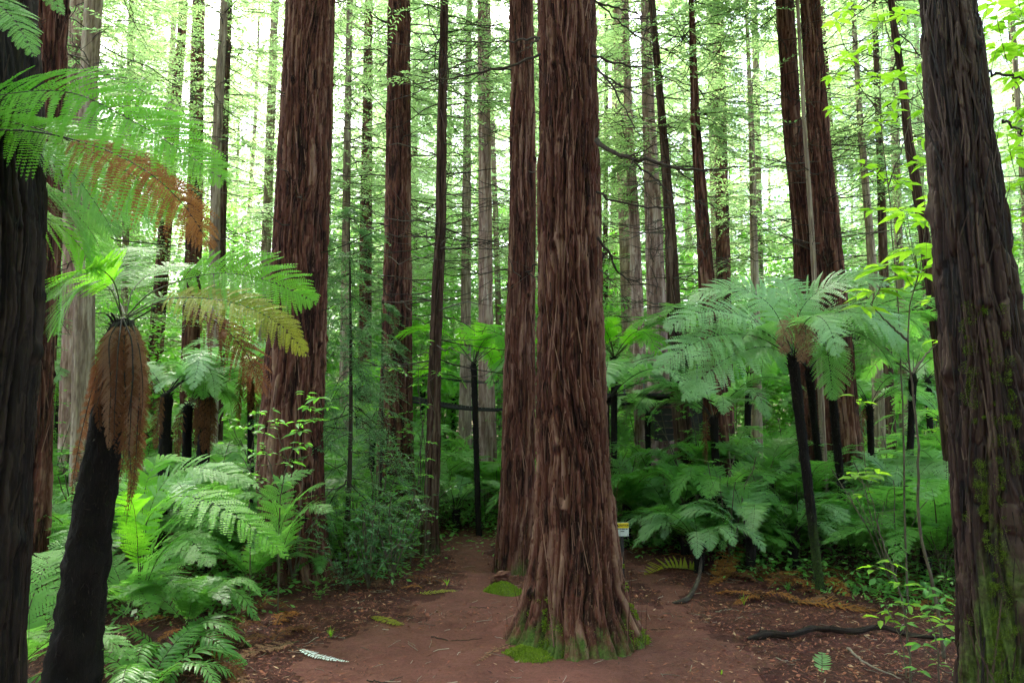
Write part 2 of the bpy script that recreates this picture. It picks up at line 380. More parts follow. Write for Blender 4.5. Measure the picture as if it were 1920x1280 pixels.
def dead_branches(g, ctrl, z0, z1, n, ln, seed, mat=0, r0=.012, sides=4):
    rs = RS(seed); K = 7; z = rs.uniform(z0, z1, n); az = rs.rand(n)*6.283
    c = np.array(ctrl); bx = np.interp(z, c[:, 2], c[:, 0]); by = np.interp(z, c[:, 2], c[:, 1]); br = np.interp(z, c[:, 2], c[:, 3])
    L = ln*rs.uniform(.3, 1.15, n); o = np.stack([np.cos(az), np.sin(az), np.zeros(n)], -1); t = np.linspace(0, 1, K)
    dr = rs.uniform(-.35, .1, n); up = rs.uniform(.0, .45, n); sw = rs.normal(0, .12, n); ta = np.stack([-o[:, 1], o[:, 0], o[:, 2]], -1)
    wob = rs.normal(0, .018, (n, K, 3)); wob[:, 0] = 0
    P = np.stack([bx, by, z], -1)[:, None] + o[:, None]*(br*.8)[:, None, None] + o[:, None]*(L[:, None]*t)[..., None] + np.array([0, 0, 1.])*(L[:, None]*(dr[:, None]*t+up[:, None]*t*t))[..., None] + ta[:, None]*(sw[:, None]*L[:, None]*t*t)[..., None] + wob*L[:, None, None]
    Rr = (r0*(.5+.5*L/ln))[:, None]*(1-.82*t)
    tubes(g, P, Rr, sides, mat, rs.rand(n))
    m = 6; tt = rs.uniform(.2, .95, (n, m)); idx = tt*(K-1); i0 = np.floor(idx).astype(int); fr = (idx-i0)[..., None]
    S = np.take_along_axis(P, i0[..., None].repeat(3, -1), 1)*(1-fr) + np.take_along_axis(P, (i0+1)[..., None].repeat(3, -1), 1)*fr
    sg = rs.choice([-1, 1], (n, m)); l2 = (L[:, None]*(1.05-tt)*rs.uniform(.2, .55, (n, m)))
    D2 = o[:, None]*.7 + ta[:, None]*sg[..., None]*.75 + rs.normal(0, .22, (n, m, 3)); D2 = nrm(D2)
    t2 = np.linspace(0, 1, 4); P2 = S[:, :, None] + D2[:, :, None]*(l2[..., None]*t2)[..., None] + np.array([0, 0, 1.])*(l2[..., None]*rs.uniform(-.2, .25, (n, m, 1))*t2*t2)[..., None]
    tubes(g, P2.reshape(n*m, 4, 3), (r0*.34)*(1-.7*t2), 3, mat, .5)

def crown_geo(z0, z1, n, Lmax, Lmin, seed, twigs=13, lv=9, leafL=.12, leafW=.03, r0=.02, droop=.25, woodmat=0, leafmat_=1, skip=0.0, shape='cone'):
    """whorled conifer crown about the z axis, returns Geo (branches + leaf sprays)"""
    rs = RS(seed); g = Geo(); K = 7; t = np.linspace(0, 1, K)
    z = z0 + (z1-z0)*rs.rand(n)**1.25; az = rs.rand(n)*6.283; q = (z-z0)/(z1-z0)
    L = (Lmin+(Lmax-Lmin)*(np.minimum(1, q*5+.45))*(1-q)**.7)*rs.uniform(.55, 1.1, n)
    o = np.stack([np.cos(az), np.sin(az), np.zeros(n)], -1); ta = np.stack([-o[:, 1], o[:, 0], o[:, 2]], -1)
    d0 = rs.uniform(-.2, .25, n)-droop*.2; d2 = -droop*rs.uniform(.3, 1.4, n)+.15*rs.rand(n)
    wob = rs.normal(0, .02, (n, K, 3)); wob[:, 0] = 0; sw = rs.normal(0, .15, n)
    P = np.stack([0*z, 0*z, z], -1)[:, None] + o[:, None]*(L[:, None]*t)[..., None] + np.array([0, 0, 1.])*(L[:, None]*(d0[:, None]*t+d2[:, None]*t*t))[..., None] + ta[:, None]*(sw[:, None]*L[:, None]*t*t)[..., None] + wob*L[:, None, None]
    tubes(g, P, (r0*(.4+.6*L/Lmax))[:, None]*(1-.8*t), 3, woodmat, rs.rand(n))
    m = twigs; tt = np.clip(np.linspace(.22, 1, m)[None] + rs.normal(0, .02, (n, m)), .1, .999); idx = tt*(K-1); i0 = np.floor(idx).astype(int); fr = (idx-i0)[..., None]
    S = np.take_along_axis(P, i0[..., None].repeat(3, -1), 1)*(1-fr) + np.take_along_axis(P, (i0+1)[..., None].repeat(3, -1), 1)*fr
    sg = np.where((np.arange(m)[None]+rs.randint(0, 2, (n, 1))) % 2 == 0, 1., -1.)
    l2 = (.16*Lmax+L[:, None]*.3*(1-.6*tt))*rs.uniform(.4, 1.2, (n, m))
    D2 = nrm(o[:, None]*.75 + ta[:, None]*sg[..., None]*.8 + rs.normal(0, .16, (n, m, 3)) + np.array([0, 0, -.15]))
    t2 = np.linspace(0, 1, 4); dd = -droop*rs.uniform(.2, 1.2, (n, m, 1))
    P2 = (S[:, :, None] + D2[:, :, None]*(l2[..., None]*t2)[..., None] + np.array([0, 0, 1.])*(l2[..., None]*dd*t2*t2)[..., None]).reshape(n*m, 4, 3)
    keep = rs.rand(n*m) > skip
    P2 = P2[keep]; D2f = D2.reshape(-1, 3)[keep]; B = len(P2)
    tubes(g, P2, r0*.22*(1-.7*t2), 3, woodmat, .5)
    k = lv; s = (np.arange(k)+.6)/k; x = s*3; j0 = np.minimum(np.floor(x).astype(int), 2); f2 = (x-j0)[None, :, None]
    C = P2[:, j0]*(1-f2) + P2[:, j0+1]*f2                       # B,k,3
    side = nrm(np.cross(D2f, [0, 0, 1.]))[:, None]
    for sgn in (1, -1):
        dv = D2f[:, None]*.75 + side*sgn*.75 + rs.normal(0, .2, (B, k, 3)) + np.array([0, 0, -.12])
        nn = np.array([0, 0, 1.]) + rs.normal(0, .35, (B, k, 3))
        ll = leafL*(1.1-.6*s)[None]*rs.uniform(.6, 1.3, (B, k))
        leaves(g, C.reshape(-1, 3), dv.reshape(-1, 3), nn.reshape(-1, 3), ll.ravel(), (leafW*rs.uniform(.7, 1.3, (B, k))).ravel(), leafmat_, np.repeat(rs.rand(B), k)*.6+rs.rand(B*k)*.4)
    return g

# ------------------------------------------------------------------ fern fronds
PX = [0, .08, .25, .45, .65, .82, .94, 1]; PY = [.42, .75, 1, .98, .78, .48, .2, .03]
def bez(pts, n=26):
    pts = [np.asarray(p, float) for p in pts]; t = np.linspace(0, 1, n)[:, None]
    if len(pts) == 3: return (1-t)**2*pts[0]+2*t*(1-t)*pts[1]+t*t*pts[2]
    return (1-t)**3*pts[0]+3*t*(1-t)**2*pts[1]+3*t*t*(1-t)*pts[2]+t**3*pts[3]
def frond_geo(Rc, Lp, npairs=26, nb=14, start=.18, up=(0, 0, 1), seed=0, droop=.25, vee=.15, r0=.006, ang=68, simple=False, rag=0.0, curl=0.0, twist=0.0, lmat=0, smat=1, gg=None, prof=None):
    rs = RS(seed); g = gg or Geo(); Rc = np.asarray(Rc, float); K = len(Rc); up = nrm(np.asarray(up, float)); down = np.array([0, 0, -1.])
    seg = np.linalg.norm(np.diff(Rc, axis=0), axis=1); s = np.concatenate([[0], np.cumsum(seg)]); Ltot = s[-1]; s = s/Ltot
    tubes(g, Rc, r0*(1-.8*s), 5, smat, .5)
    T = nrm(np.gradient(Rc, axis=0)); S = nrm(np.cross(T, up)); Nn = np.cross(S, T)
    if twist:
        a = twist; S, Nn = S*math.cos(a)+Nn*math.sin(a), Nn*math.cos(a)-S*math.sin(a)
    x = np.linspace(0, 1, npairs)**1.0; tj = start+(1-start)*x*.985
    def at(A, t): return np.stack([np.interp(t, s, A[:, i]) for i in range(3)], -1)
    for side in (1., -1.):
        t = np.clip(tj + rs.normal(0, .15/npairs, npairs), start*.9, .995)
        B0 = at(Rc, t); Tt = nrm(at(T, t)); Ss = nrm(at(S, t)); N_ = nrm(at(Nn, t))
        ln = Lp*np.interp((t-start)/(1-start), PX, prof or PY)*rs.uniform(.9, 1.07, npairs)
        if rag: ln = ln*np.where(rs.rand(npairs) < rag, rs.uniform(.2, .8, npairs), 1)
        a = np.radians(ang - 22*x + rs.normal(0, 3, npairs))[:, None]
        d0 = Ss*side*np.sin(a)+Tt*np.cos(a)+N_*(vee+rs.normal(0, .06+.25*curl, npairs)[:, None]); d0 = nrm(d0)
        dr = droop*rs.uniform(.6, 1.5, npairs)[:, None]
        fw = rs.normal(.08, .05+.2*curl, npairs)[:, None]
        rr = rs.rand(npairs)
        if simple:
            m = 6; q = np.linspace(0, 1, m)[None, :, None]; wd = ln*0+Ltot*(1-start)/npairs*.78
            C = B0[:, None]+d0[:, None]*ln[:, None, None]*q + down*(dr*ln[:, None])[:, None]*q*q + Tt[:, None]*(fw*ln[:, None])[:, None]*q*q
            pw = np.interp(q[0, :, 0], [0, .15, .6, .85, 1], [.75, 1, .8, .45, .04])
            wdir = nrm(np.cross(d0, N_))[:, None]
            e1 = C + wdir*(wd[:, None]*pw)[..., None]/2 - N_[:, None]*.08*(wd[:, None]*pw)[..., None]
            e2 = C - wdir*(wd[:, None]*pw)[..., None]/2 - N_[:, None]*.08*(wd[:, None]*pw)[..., None]
            Vv = np.stack([e1, C, e2], 2).reshape(-1, 3)
            f = grid_faces(m, 3); f = (f[None]+(np.arange(npairs)*m*3)[:, None, None]).reshape(-1, 4)
            g.add(Vv, f, lmat, np.repeat(rr, m*3)); continue
        k = nb; q = ((np.arange(k)+.35)/k)[None, :, None]
        C = B0[:, None]+d0[:, None]*ln[:, None, None]*q + down*(dr*ln[:, None])[:, None]*q*q + Tt[:, None]*(fw*ln[:, None])[:, None]*q*q
        tg = nrm(d0[:, None] + down*2*dr[:, None]*q + Tt[:, None]*2*fw[:, None]*q)
        wv = nrm(np.cross(tg, np.broadcast_to(N_[:, None], tg.shape)))
        sp_ = Ltot*(1-start)/npairs
        bl = np.minimum(sp_*.76, .5*ln)[:, None]*np.interp(q[0, :, 0], [0, .1, .55, .85, 1], [.8, 1, .85, .5, .15])[None]
        bw = (ln/k*1.18)[:, None]*np.ones((1, k))
        # midrib of each pinna
        Q = np.array([0, .5, 1.])[None, :, None]
        Cm = B0[:, None]+d0[:, None]*ln[:, None, None]*Q + down*(dr*ln[:, None])[:, None]*Q*Q + Tt[:, None]*(fw*ln[:, None])[:, None]*Q*Q
        tubes(g, Cm, (r0*.22)*np.array([1, .7, .3]), 3, lmat, .9)
        for s2 in (1., -1.):
            dv = tg*.5 + wv*s2*.86 + rs.normal(0, .05+.35*curl, tg.shape) + (N_[:, None]*(.05-.5*curl))
            nn = N_[:, None]+rs.normal(0, .1+.4*curl, tg.shape)
            leaves(g, C.reshape(-1, 3), dv.reshape(-1, 3), nn.reshape(-1, 3), (bl*rs.uniform(.88, 1.1, bl.shape)).ravel(), bw.ravel(), lmat, (np.repeat(rr, k)*.7+rs.rand(npairs*k)*.3), wide=.3)
    return g

FR = {}
def frond_var(kind, i):
    key = (kind, i)
    if key in FR: return FR[key]
    rs = RS(hash(kind) % 1000 if False else sum(map(ord, kind))+i*17)
    if kind in ('tree', 'silver', 'treebright', 'treefar'):       # arching tree-fern frond, unit length 1
        h1 = rs.uniform(.42, .6); h2 = rs.uniform(-.02, .2); Rc = bez([(0, 0, 0), (.38, .04*rs.normal(), h1), (.75, .05*rs.normal(), h1*.95), (1.0, .06*rs.normal(), h2)])
        g = frond_geo(Rc, .25, 30 if kind != 'treefar' else 20, 12 if kind != 'treefar' else 6, .2, seed=i+5, droop=.22, r0=.007)
        mats = {'tree': ['fern', 'stipe'], 'silver': ['fern_silver', 'stipe_dark'], 'treebright': ['fern_bright', 'stipe'], 'treefar': ['fern', 'stipe_dark']}[kind]
    elif kind in ('low', 'lowbright'):
        h1 = rs.uniform(.5, .75); h2 = rs.uniform(.15, .45); Rc = bez([(0, 0, 0), (.25, .03*rs.normal(), h1*.7), (.6, .05*rs.normal(), h1), (1.0, .08*rs.normal(), h2)])
        g = frond_geo(Rc, .24, 24, 9, .12, seed=i+50, droop=.18, r0=.006)
        mats = ['fern_low' if kind == 'low' else 'fern', 'stipe']
    elif kind == 'comb':
        h1 = rs.uniform(.5, .7); h2 = rs.uniform(.0, .3); Rc = bez([(0, 0, 0), (.25, .03*rs.normal(), h1*.7), (.6, .05*rs.normal(), h1), (1.0, .08*rs.normal(), h2)])
        g = frond_geo(Rc, .2, 26, 1, .1, seed=i+70, droop=.35, simple=True, r0=.006); mats = ['fern_low', 'stipe']
    elif kind == 'dead':                                          # hangs straight down from the crown
        Rc = bez([(0, 0, 0), (.12, 0, .1), (.22, .03*rs.normal(), -.3), (.1+.1*rs.rand(), .05*rs.normal(), -1)])
        g = frond_geo(Rc, .15, 26, 9, .12, up=(1, 0, 0), seed=i+90, droop=.3, curl=.5, rag=.2, r0=.006); mats = ['fern_dead', 'stipe_dark']
    FR[key] = g.mesh('frond', [M[a] for a in mats]); return FR[key]

def fern_trunk_mesh(base, topp, r0, r1, seed, bend=(0, 0), mossf=None, name='trunk'):
    base = np.array(base, float); topp = np.array(topp, float); g = Geo(); n = 60; t = np.linspace(0, 1, n)
    P = base+(topp-base)*t[:, None] + np.array([bend[0], bend[1], 0])*(np.sin(t*np.pi))[:, None]
    rr = (r0+(r1-r0)*t + .12*r1*np.exp(-((1-t)/.12)**2))*(1-.45*sstep(.975, 1, t)) + .2*r0*np.exp(-t/.05)
    na = 36; u = np.arange(na)/na; U, TT = np.meshgrid(u, t); Ln = np.linalg.norm(topp-base)
    d = (vn(U*12, TT*Ln*9, seed, 12)-.5)*.35 + (vn(U*36, TT*Ln*25, seed+1, 36)-.5)*.3
    rad = rr[:, None]*(1+d*.6)
    V = P[:, None] + np.stack([rad*np.cos(U*6.2832), rad*np.sin(U*6.2832), 0*U], -1)
    mo = np.zeros_like(U) if mossf is None else mossf(TT)
    g.add(V.reshape(-1, 3), grid_faces(n, na, True), 0, np.clip(.3+d, 0, 1).ravel(), mo.ravel(), True)
    g.add([P[-1]+[0, 0, .02]]+[V[-1, i] for i in range(na)], [[0, 1+i, 1+(i+1) % na] for i in range(na)], 0)
    rs = RS(seed+3); k = int(500*Ln); zi = rs.randint(0, n, k); ai = rs.randint(0, na, k); b = V[zi, ai]; o = nrm(b-P[zi])
    leaves(g, b-o*.005, o*.5+np.array([0, 0, 1.])*rs.uniform(-.9, 1.1, (k, 1))+rs.normal(0, .25, (k, 3)), o, rs.uniform(.02, .08, k), rs.uniform(.003, .010, k), 0, rs.rand(k))
    k = 16; a = rs.rand(k)*6.283; o = np.stack([np.cos(a), np.sin(a), 0*a], -1); t3 = np.linspace(0, 1, 5)[None, :, None]; l = rs.uniform(.06, .15, (k, 1, 1)); b = P[-1]-[0, 0, .03]+o*rr[-3]*.6-np.array([0, 0, 1.])*rs.rand(k, 1)*.15
    tubes(g, b[:, None]+o[:, None]*l*.45*t3+np.array([0, 0, 1.])*l*t3*(1.1-.5*t3), .011*(1-.5*np.linspace(0, 1, 5)), 4, 0, rs.rand(k))
    return g.mesh(name, [M['fern_trunk']])

def rosette(parent, kind, n, L, seed, tilt=(0, 0), zoff=0.0, dead=0, deadL=None, az0=None, spread=6.283, jit=.25, name='frond', nv=5):
    rs = RS(seed)
    for k in range(n):
        a = (az0 if az0 is not None else rs.rand()*6.283) + spread*k/n + rs.normal(0, .18)
        o = put(name, frond_var(kind, rs.randint(nv)), parent); sc = L*rs.uniform(1-jit, 1+jit*.5)
        o.scale = (sc, sc, sc*rs.uniform(.8, 1.15)); o.rotation_euler = (rs.normal(0, .12), rs.uniform(tilt[0], tilt[1]), a); o.location = (.03*math.cos(a), .03*math.sin(a), zoff)
    for k in range(dead):
        a = rs.rand()*6.283; o = put('dead_frond', frond_var('dead', rs.randint(4)), parent); sc = (deadL or L)*rs.uniform(.5, 1.1)
        o.scale = (sc, sc, sc); o.rotation_euler = (0, 0, a); o.location = (.05*math.cos(a), .05*math.sin(a), zoff-.02)

# ================================================================== THE PLACE
REG = []      # (object, kind noun, adjective, x, y) for the labels of scattered things
CROWN = {}
def crown_var(kind, i):
    key = (kind, i)
    if key not in CROWN:
        a = dict(mid=dict(z0=4.2, z1=21, n=100, Lmax=3.3, Lmin=.5, twigs=13, lv=9, leafL=.15, leafW=.034, r0=.022),
                 far=dict(z0=2.8, z1=30, n=165, Lmax=3.4, Lmin=.5, twigs=12, lv=8, leafL=.21, leafW=.052, r0=.018),
                 high=dict(z0=10, z1=24, n=38, Lmax=4.0, Lmin=.6, twigs=12, lv=8, leafL=.2, leafW=.05, r0=.03),
                 young=dict(z0=.7, z1=5.4, n=60, Lmax=1.25, Lmin=.25, twigs=15, lv=13, leafL=.075, leafW=.014, r0=.011, droop=.75),
                 sparse=dict(z0=3.5, z1=24, n=60, Lmax=2.6, Lmin=.5, twigs=12, lv=9, leafL=.13, leafW=.03, r0=.016, skip=.25))[kind]
        g = crown_geo(seed=sum(map(ord, kind))*3+i*7+1, **a)
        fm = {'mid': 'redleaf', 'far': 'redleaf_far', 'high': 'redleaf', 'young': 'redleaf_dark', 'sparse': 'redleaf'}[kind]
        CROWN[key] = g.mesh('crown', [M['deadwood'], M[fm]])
    return CROWN[key]
def add_crown(parent, kind, i, at, rz, sc=1.0, zs=None):
    o = put('crown', crown_var(kind, i), parent); o.location = Vector(at)-parent.location; o.rotation_euler = (0, 0, rz); o.scale = (sc, sc, zs or sc); return o

def redwood(label, D, pts, mat='bark', na=96, dz=.04, ztop=27, amp=.02, seed=1, moss=None, dead=None, crown=('high', 0), flare=.10, strips=0, flutes=7, name='redwood_tree', cat='tree', group=None, vis=None):
    c = ctrl_from_px(D, pts, ztop); base = c[0]
    root = empty(name, (base[0], D, hz(base[0], D)), label, cat, group)
    vis = vis or min(ztop-1, (H+D*.62)+1.0)
    g = Geo(); trunk_geo(g, c, na, [(vis, dz), (ztop, .6)], amp, seed, moss, flare, flutes, strips=strips)
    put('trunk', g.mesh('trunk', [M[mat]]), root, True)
    if dead and D < 13:
        for k in range(dead[2]):
            g = Geo(); dead_branches(g, c, dead[0], dead[1], 1, dead[3], seed*100+k, 0, dead[4] if len(dead) > 4 else .012)
            put('branch', g.mesh('branch', [M['deadwood']]), root, True)
    elif dead:
        g = Geo(); dead_branches(g, c, dead[0], dead[1], dead[2], dead[3], seed+5, 0, dead[4] if len(dead) > 4 else .012)
        put('deadwood', g.mesh('deadwood', [M['deadwood']]), root, True)
    if crown:
        x = np.interp(12, c[:, 2], c[:, 0]); add_crown(root, crown[0], crown[1], (x, D, crown[2] if len(crown) > 2 else 0), seed*1.7)
    return root, c

def curve(pts, n=26):          # smooth curve through world points
    P = np.array(pts, float); P = np.vstack([2*P[0]-P[1], P, 2*P[-1]-P[-2]]); out = []
    for i in range(1, len(P)-2):
        for t in np.linspace(0, 1, 14, endpoint=False):
            a, b, c, d = P[i-1:i+3]; out.append(.5*(2*b+(c-a)*t+(2*a-5*b+4*c-d)*t*t+(3*b-a-3*c+d)*t**3))
    out.append(P[-2]); out = np.array(out); s = np.concatenate([[0], np.cumsum(np.linalg.norm(np.diff(out, axis=0), axis=1))]); q = np.linspace(0, s[-1], n)
    return np.stack([np.interp(q, s, out[:, k]) for k in range(3)], -1)
def PXC(pts):                  # (px,py,D) rows
    return curve([W(*p) for p in pts])

# ---- central giant
def moss_c(z, th, fl):
    a = np.cos(th-math.radians(225)); b = np.cos(th-math.radians(320))
    return np.clip(.13*np.exp(-z/.2) + .5*np.clip(a, 0, 1)**2*np.exp(-z/.8) + .38*np.clip(b, 0, 1)**2*np.exp(-z/.9) + .08, 0, 1)
DC = 7.62
root, cc = redwood('giant redwood with thick fluted bark and mossy flared base standing in the path fork', DC,
    [(1062, 0, 106), (1066, 215, 111), (1068, 430, 114), (1071, 640, 120), (1074, 860, 133), (1080, 1000, 152), (1082, 1090, 178), (1086, 1140, 200), (1090, 1175, 226), (1090, 1200, 252)],
    na=320, dz=.0125, amp=.040, seed=11, moss=moss_c, dead=None, crown=('high', 0), flare=.20, strips=900, flutes=9, vis=7.3)
centre = root
# its own dead branches, each a part
def branch_part(parent, pts, r0, seed, n=9, mat='deadwood', tw=.45):
    rs = RS(seed); P = curve([W(*p) for p in pts], 22); P[1:] += rs.normal(0, .008, (21, 3)); g = Geo(); L = np.linalg.norm(P[-1]-P[0])
    tubes(g, P, r0*(1-.8*np.linspace(0, 1, 22)), 6, 0, .5)
    for i in range(n):
        k = rs.randint(5, 21); d = nrm(P[k]-P[k-1]); side = nrm(np.cross(d, [0, 0, 1.]))*rs.choice([-1, 1]); l = L*rs.uniform(.12, tw)*(1.1-k/22)
        t = np.linspace(0, 1, 6)[:, None]; Q = P[k]+(d*.8+side*.6+rs.normal(0, .2, 3))*l*t+np.array([0, 0, 1.])*l*rs.uniform(-.3, .2)*t*t+rs.normal(0, .01, (6, 3))*t
        tubes(g, Q, r0*.35*(1-.75*t[:, 0]), 4, 0, .5)
        for j in range(3):
            q = Q[rs.randint(2, 5)]; dd = nrm(d+rs.normal(0, .5, 3)); tubes(g, q+dd*l*.3*t, r0*.16*(1-.7*t[:, 0]), 3, 0, .5)
    put('branch', g.mesh('branch', [M[mat]]), parent, True)
for i, (pts, r0) in enumerate([
    ([(1118, 262, 7.2), (1160, 290, 7.0), (1230, 305, 6.8), (1310, 320, 6.7), (1395, 312, 6.6)], .026),
    ([(1170, 292, 7.0), (1215, 325, 6.9), (1265, 362, 6.8), (1300, 375, 6.7), (1340, 385, 6.6)], .013),
    ([(1118, 360, 7.2), (1160, 378, 7.4), (1240, 390, 7.6), (1310, 380, 7.7), (1395, 412, 7.8)], .013),
    ([(1110, 105, 7.2), (1150, 118, 7.4), (1220, 130, 7.6), (1290, 170, 7.9)], .014),
    ([(1115, 125, 7.2), (1150, 165, 7.0), (1185, 230, 6.9), (1225, 280, 6.8)], .012),
    ([(1115, 125, 7.2), (1170, 165, 7.3), (1250, 186, 7.5), (1290, 186, 7.6)], .010),
    ([(1120, 445, 7.2), (1140, 475, 7.3), (1170, 520, 7.4), (1240, 538, 7.5)], .015),
    ([(1012, 72, 7.1), (940, 78, 7.5), (850, 78, 8.0)], .013),
    ([(1013, 102, 7.1), (960, 122, 7.0), (880, 140, 7.1), (790, 155, 7.4), (712, 160, 7.6)], .014),
    ([(1010, 72, 7.1), (990, 90, 6.9), (975, 98, 6.8)], .010),
    ([(1124, 505, 7.2), (1150, 530, 7.0), (1180, 570, 6.9)], .008),
    ([(1118, 5, 7.2), (1190, 25, 7.3), (1260, 60, 7.4)], .012),
    ([(1115, 0, 7.2), (1170, 50, 7.4), (1240, 90, 7.6), (1300, 100, 7.8)], .010)]):
    branch_part(centre, pts, r0, 300+i)

# moss tufts on the flared base
def moss_tufts(parent, centers, name='moss', s=1.0, mat='moss'):
    g = Geo(); rs = RS(77)
    for (p, nrm_, r, n) in centers:
        u = rs.normal(0, 1, (n, 3)); u = nrm(u)*rs.rand(n, 1)**.4; pos = p+u*r; out = nrm(u*.7+nrm_+rs.normal(0, .5, (n, 3)))
        leaves(g, pos, out, rs.normal(0, 1, (n, 3)), s*rs.uniform(.012, .03, n), s*rs.uniform(.006, .014, n), 0, rs.rand(n))
    put(name, g.mesh(name, [M[mat]]), parent, True)
rs = RS(5); cen = []
for k in range(130):
    th = rs.choice([rs.normal(math.radians(218), .28), rs.normal(math.radians(325), .3), rs.uniform(math.pi, 2*math.pi)], p=[.62, .28, .10]); z = abs(rs.exponential(.10 if k % 3 else .22))*(.8)+.02
    r = np.interp(z, cc[:, 2], cc[:, 3])*1.0; o = np.array([math.cos(th), math.sin(th), .2])
    cen.append((np.array([np.interp(z, cc[:, 2], cc[:, 0])+r*o[0], DC+r*o[1], z]), o, rs.uniform(.015, .05), 60))
moss_tufts(centre, cen)

# ---- the other measured trunks
mossbase = lambda h=.5, a=.5: (lambda z, th, fl: np.clip(a*np.exp(-z/h)+.1, 0, 1))
redwood('tall redwood close behind the central giant, dark and mossy at its foot', 10.9,
    [(977, 0, 42), (980, 215, 45), (980, 430, 48), (975, 640, 56), (972, 860, 62), (968, 960, 66), (965, 1030, 70), (963, 1070, 78)], na=190, dz=.02, amp=.026, seed=23, moss=mossbase(), dead=(4, 9.5, 26, 1.6, .012), crown=('high', 1), flare=.06, strips=350, flutes=8)
redwood('broad brown redwood with long straight furrows rising behind the leafy saplings', 10.2,
    [(582, 0, 86), (573, 215, 94), (564, 430, 99), (556, 640, 106), (546, 800, 116), (545, 900, 122), (552, 1000, 118), (556, 1060, 126), (558, 1098, 150)], na=230, dz=.018, amp=.028, seed=37, moss=mossbase(.4, .5), dead=(3.5, 9, 20, 1.5, .010), crown=('high', 2), flare=.10, strips=600, flutes=8)
redwood('straight ribbed redwood wrapped by low greenery at its foot', 14.7,
    [(748, 0, 39), (747, 215, 44), (746, 430, 49), (744, 640, 56), (741, 860, 68), (740, 985, 84)], na=130, dz=.03, amp=.026, seed=41, moss=mossbase(.9, .55), dead=(4, 12, 60, 2.4, .014), crown=('mid', 0, 4), flare=.10, strips=220)
redwood('slim dark redwood with many thin bare branches standing at the path bend', 12.2,
    [(833, 0, 14), (829, 215, 17), (826, 430, 20), (816, 640, 22), (812, 860, 28), (808, 960, 29), (806, 1035, 42)], na=80, dz=.035, amp=.015, seed=43, mat='bark_slim', moss=mossbase(.6, .45), dead=(2.8, 10, 90, 2.3, .012), crown=('sparse', 0, 4), strips=100)
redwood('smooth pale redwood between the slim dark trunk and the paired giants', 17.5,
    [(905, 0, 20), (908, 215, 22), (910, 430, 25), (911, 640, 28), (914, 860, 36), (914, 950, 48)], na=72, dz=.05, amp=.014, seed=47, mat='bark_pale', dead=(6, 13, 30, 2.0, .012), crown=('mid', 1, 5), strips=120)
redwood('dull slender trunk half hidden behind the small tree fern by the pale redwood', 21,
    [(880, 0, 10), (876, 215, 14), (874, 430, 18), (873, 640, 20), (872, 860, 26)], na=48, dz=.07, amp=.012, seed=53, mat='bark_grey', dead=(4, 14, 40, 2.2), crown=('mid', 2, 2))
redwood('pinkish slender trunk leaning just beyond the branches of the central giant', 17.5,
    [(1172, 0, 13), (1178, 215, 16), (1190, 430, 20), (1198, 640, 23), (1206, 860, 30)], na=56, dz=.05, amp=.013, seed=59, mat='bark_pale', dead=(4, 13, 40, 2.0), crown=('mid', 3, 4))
redwood('tan redwood with peeling light streaks rising through the treewalk platform', 16.3,
    [(1210, 0, 17), (1216, 215, 23), (1226, 430, 32), (1234, 640, 38), (1240, 860, 56)], na=80, dz=.05, amp=.02, seed=61, mat='bark_pale', dead=(4, 13, 50, 2.2), crown=('mid', 4, 3), strips=100)
redwood('nearly black trunk leaning beside the tan redwood and widening at its foot', 13.6,
    [(1222, 0, 11), (1241, 215, 14), (1257, 430, 21), (1266, 640, 27), (1280, 800, 34), (1290, 900, 46)], na=80, dz=.04, amp=.016, seed=67, mat='bark_slim', dead=(3, 10, 60, 2.0), crown=('sparse', 1, 4), strips=60)
redwood('reddish narrow trunk with a split light seam leaning over the silver tree ferns', 13.2,
    [(1296, 0, 9), (1303, 215, 16), (1318, 430, 25), (1330, 600, 33), (1345, 860, 48)], na=72, dz=.04, amp=.016, seed=71, dead=(3, 10, 60, 2.0), crown=('sparse', 2, 4), strips=60)
redwood('thin grey pole-like trunk standing free above the silver tree ferns', 18,
    [(1402, 80, 7), (1408, 215, 10), (1413, 430, 13), (1416, 560, 16), (1420, 860, 22)], na=40, dz=.07, amp=.008, seed=73, mat='bark_grey', dead=(5, 13, 50, 1.5, .008), crown=('sparse', 3, 3))
redwood('shaggy brown half of the twin redwoods, on the side of the grey pole trunk', 12.9,
    [(1472, 0, 31), (1484, 215, 33), (1506, 430, 38), (1515, 560, 44), (1530, 860, 60)], na=110, dz=.035, amp=.022, seed=79, dead=(4, 10, 60, 1.8), crown=('mid', 0, 5), strips=200)
redwood('darker redder half of the twin redwoods, on the side of the mossy trunk', 12.3,
    [(1518, 0, 33), (1532, 215, 38), (1550, 430, 46), (1560, 560, 54), (1580, 860, 70)], na=120, dz=.035, amp=.024, seed=83, dead=(4, 10, 60, 1.8), crown=('mid', 2, 5), strips=260)
redwood('pencil thin pale stem squeezed between the twin redwoods', 11.8,
    [(1495, 0, 6), (1507, 215, 7), (1522, 430, 9), (1534, 640, 10), (1545, 860, 12)], na=28, dz=.08, amp=.005, seed=85, mat='bark_grey', crown=None, dead=(4, 9, 20, .8, .006), ztop=12, name='slender_tree')
redwood('slim greenish grey trunk in the gap before the mossy trunk', 18.5,
    [(1602, 60, 9), (1612, 215, 11), (1630, 430, 14), (1640, 560, 18), (1650, 860, 24)], na=40, dz=.07, amp=.008, seed=89, mat='bark_grey', dead=(5, 13, 50, 2), crown=('mid', 1, 4))
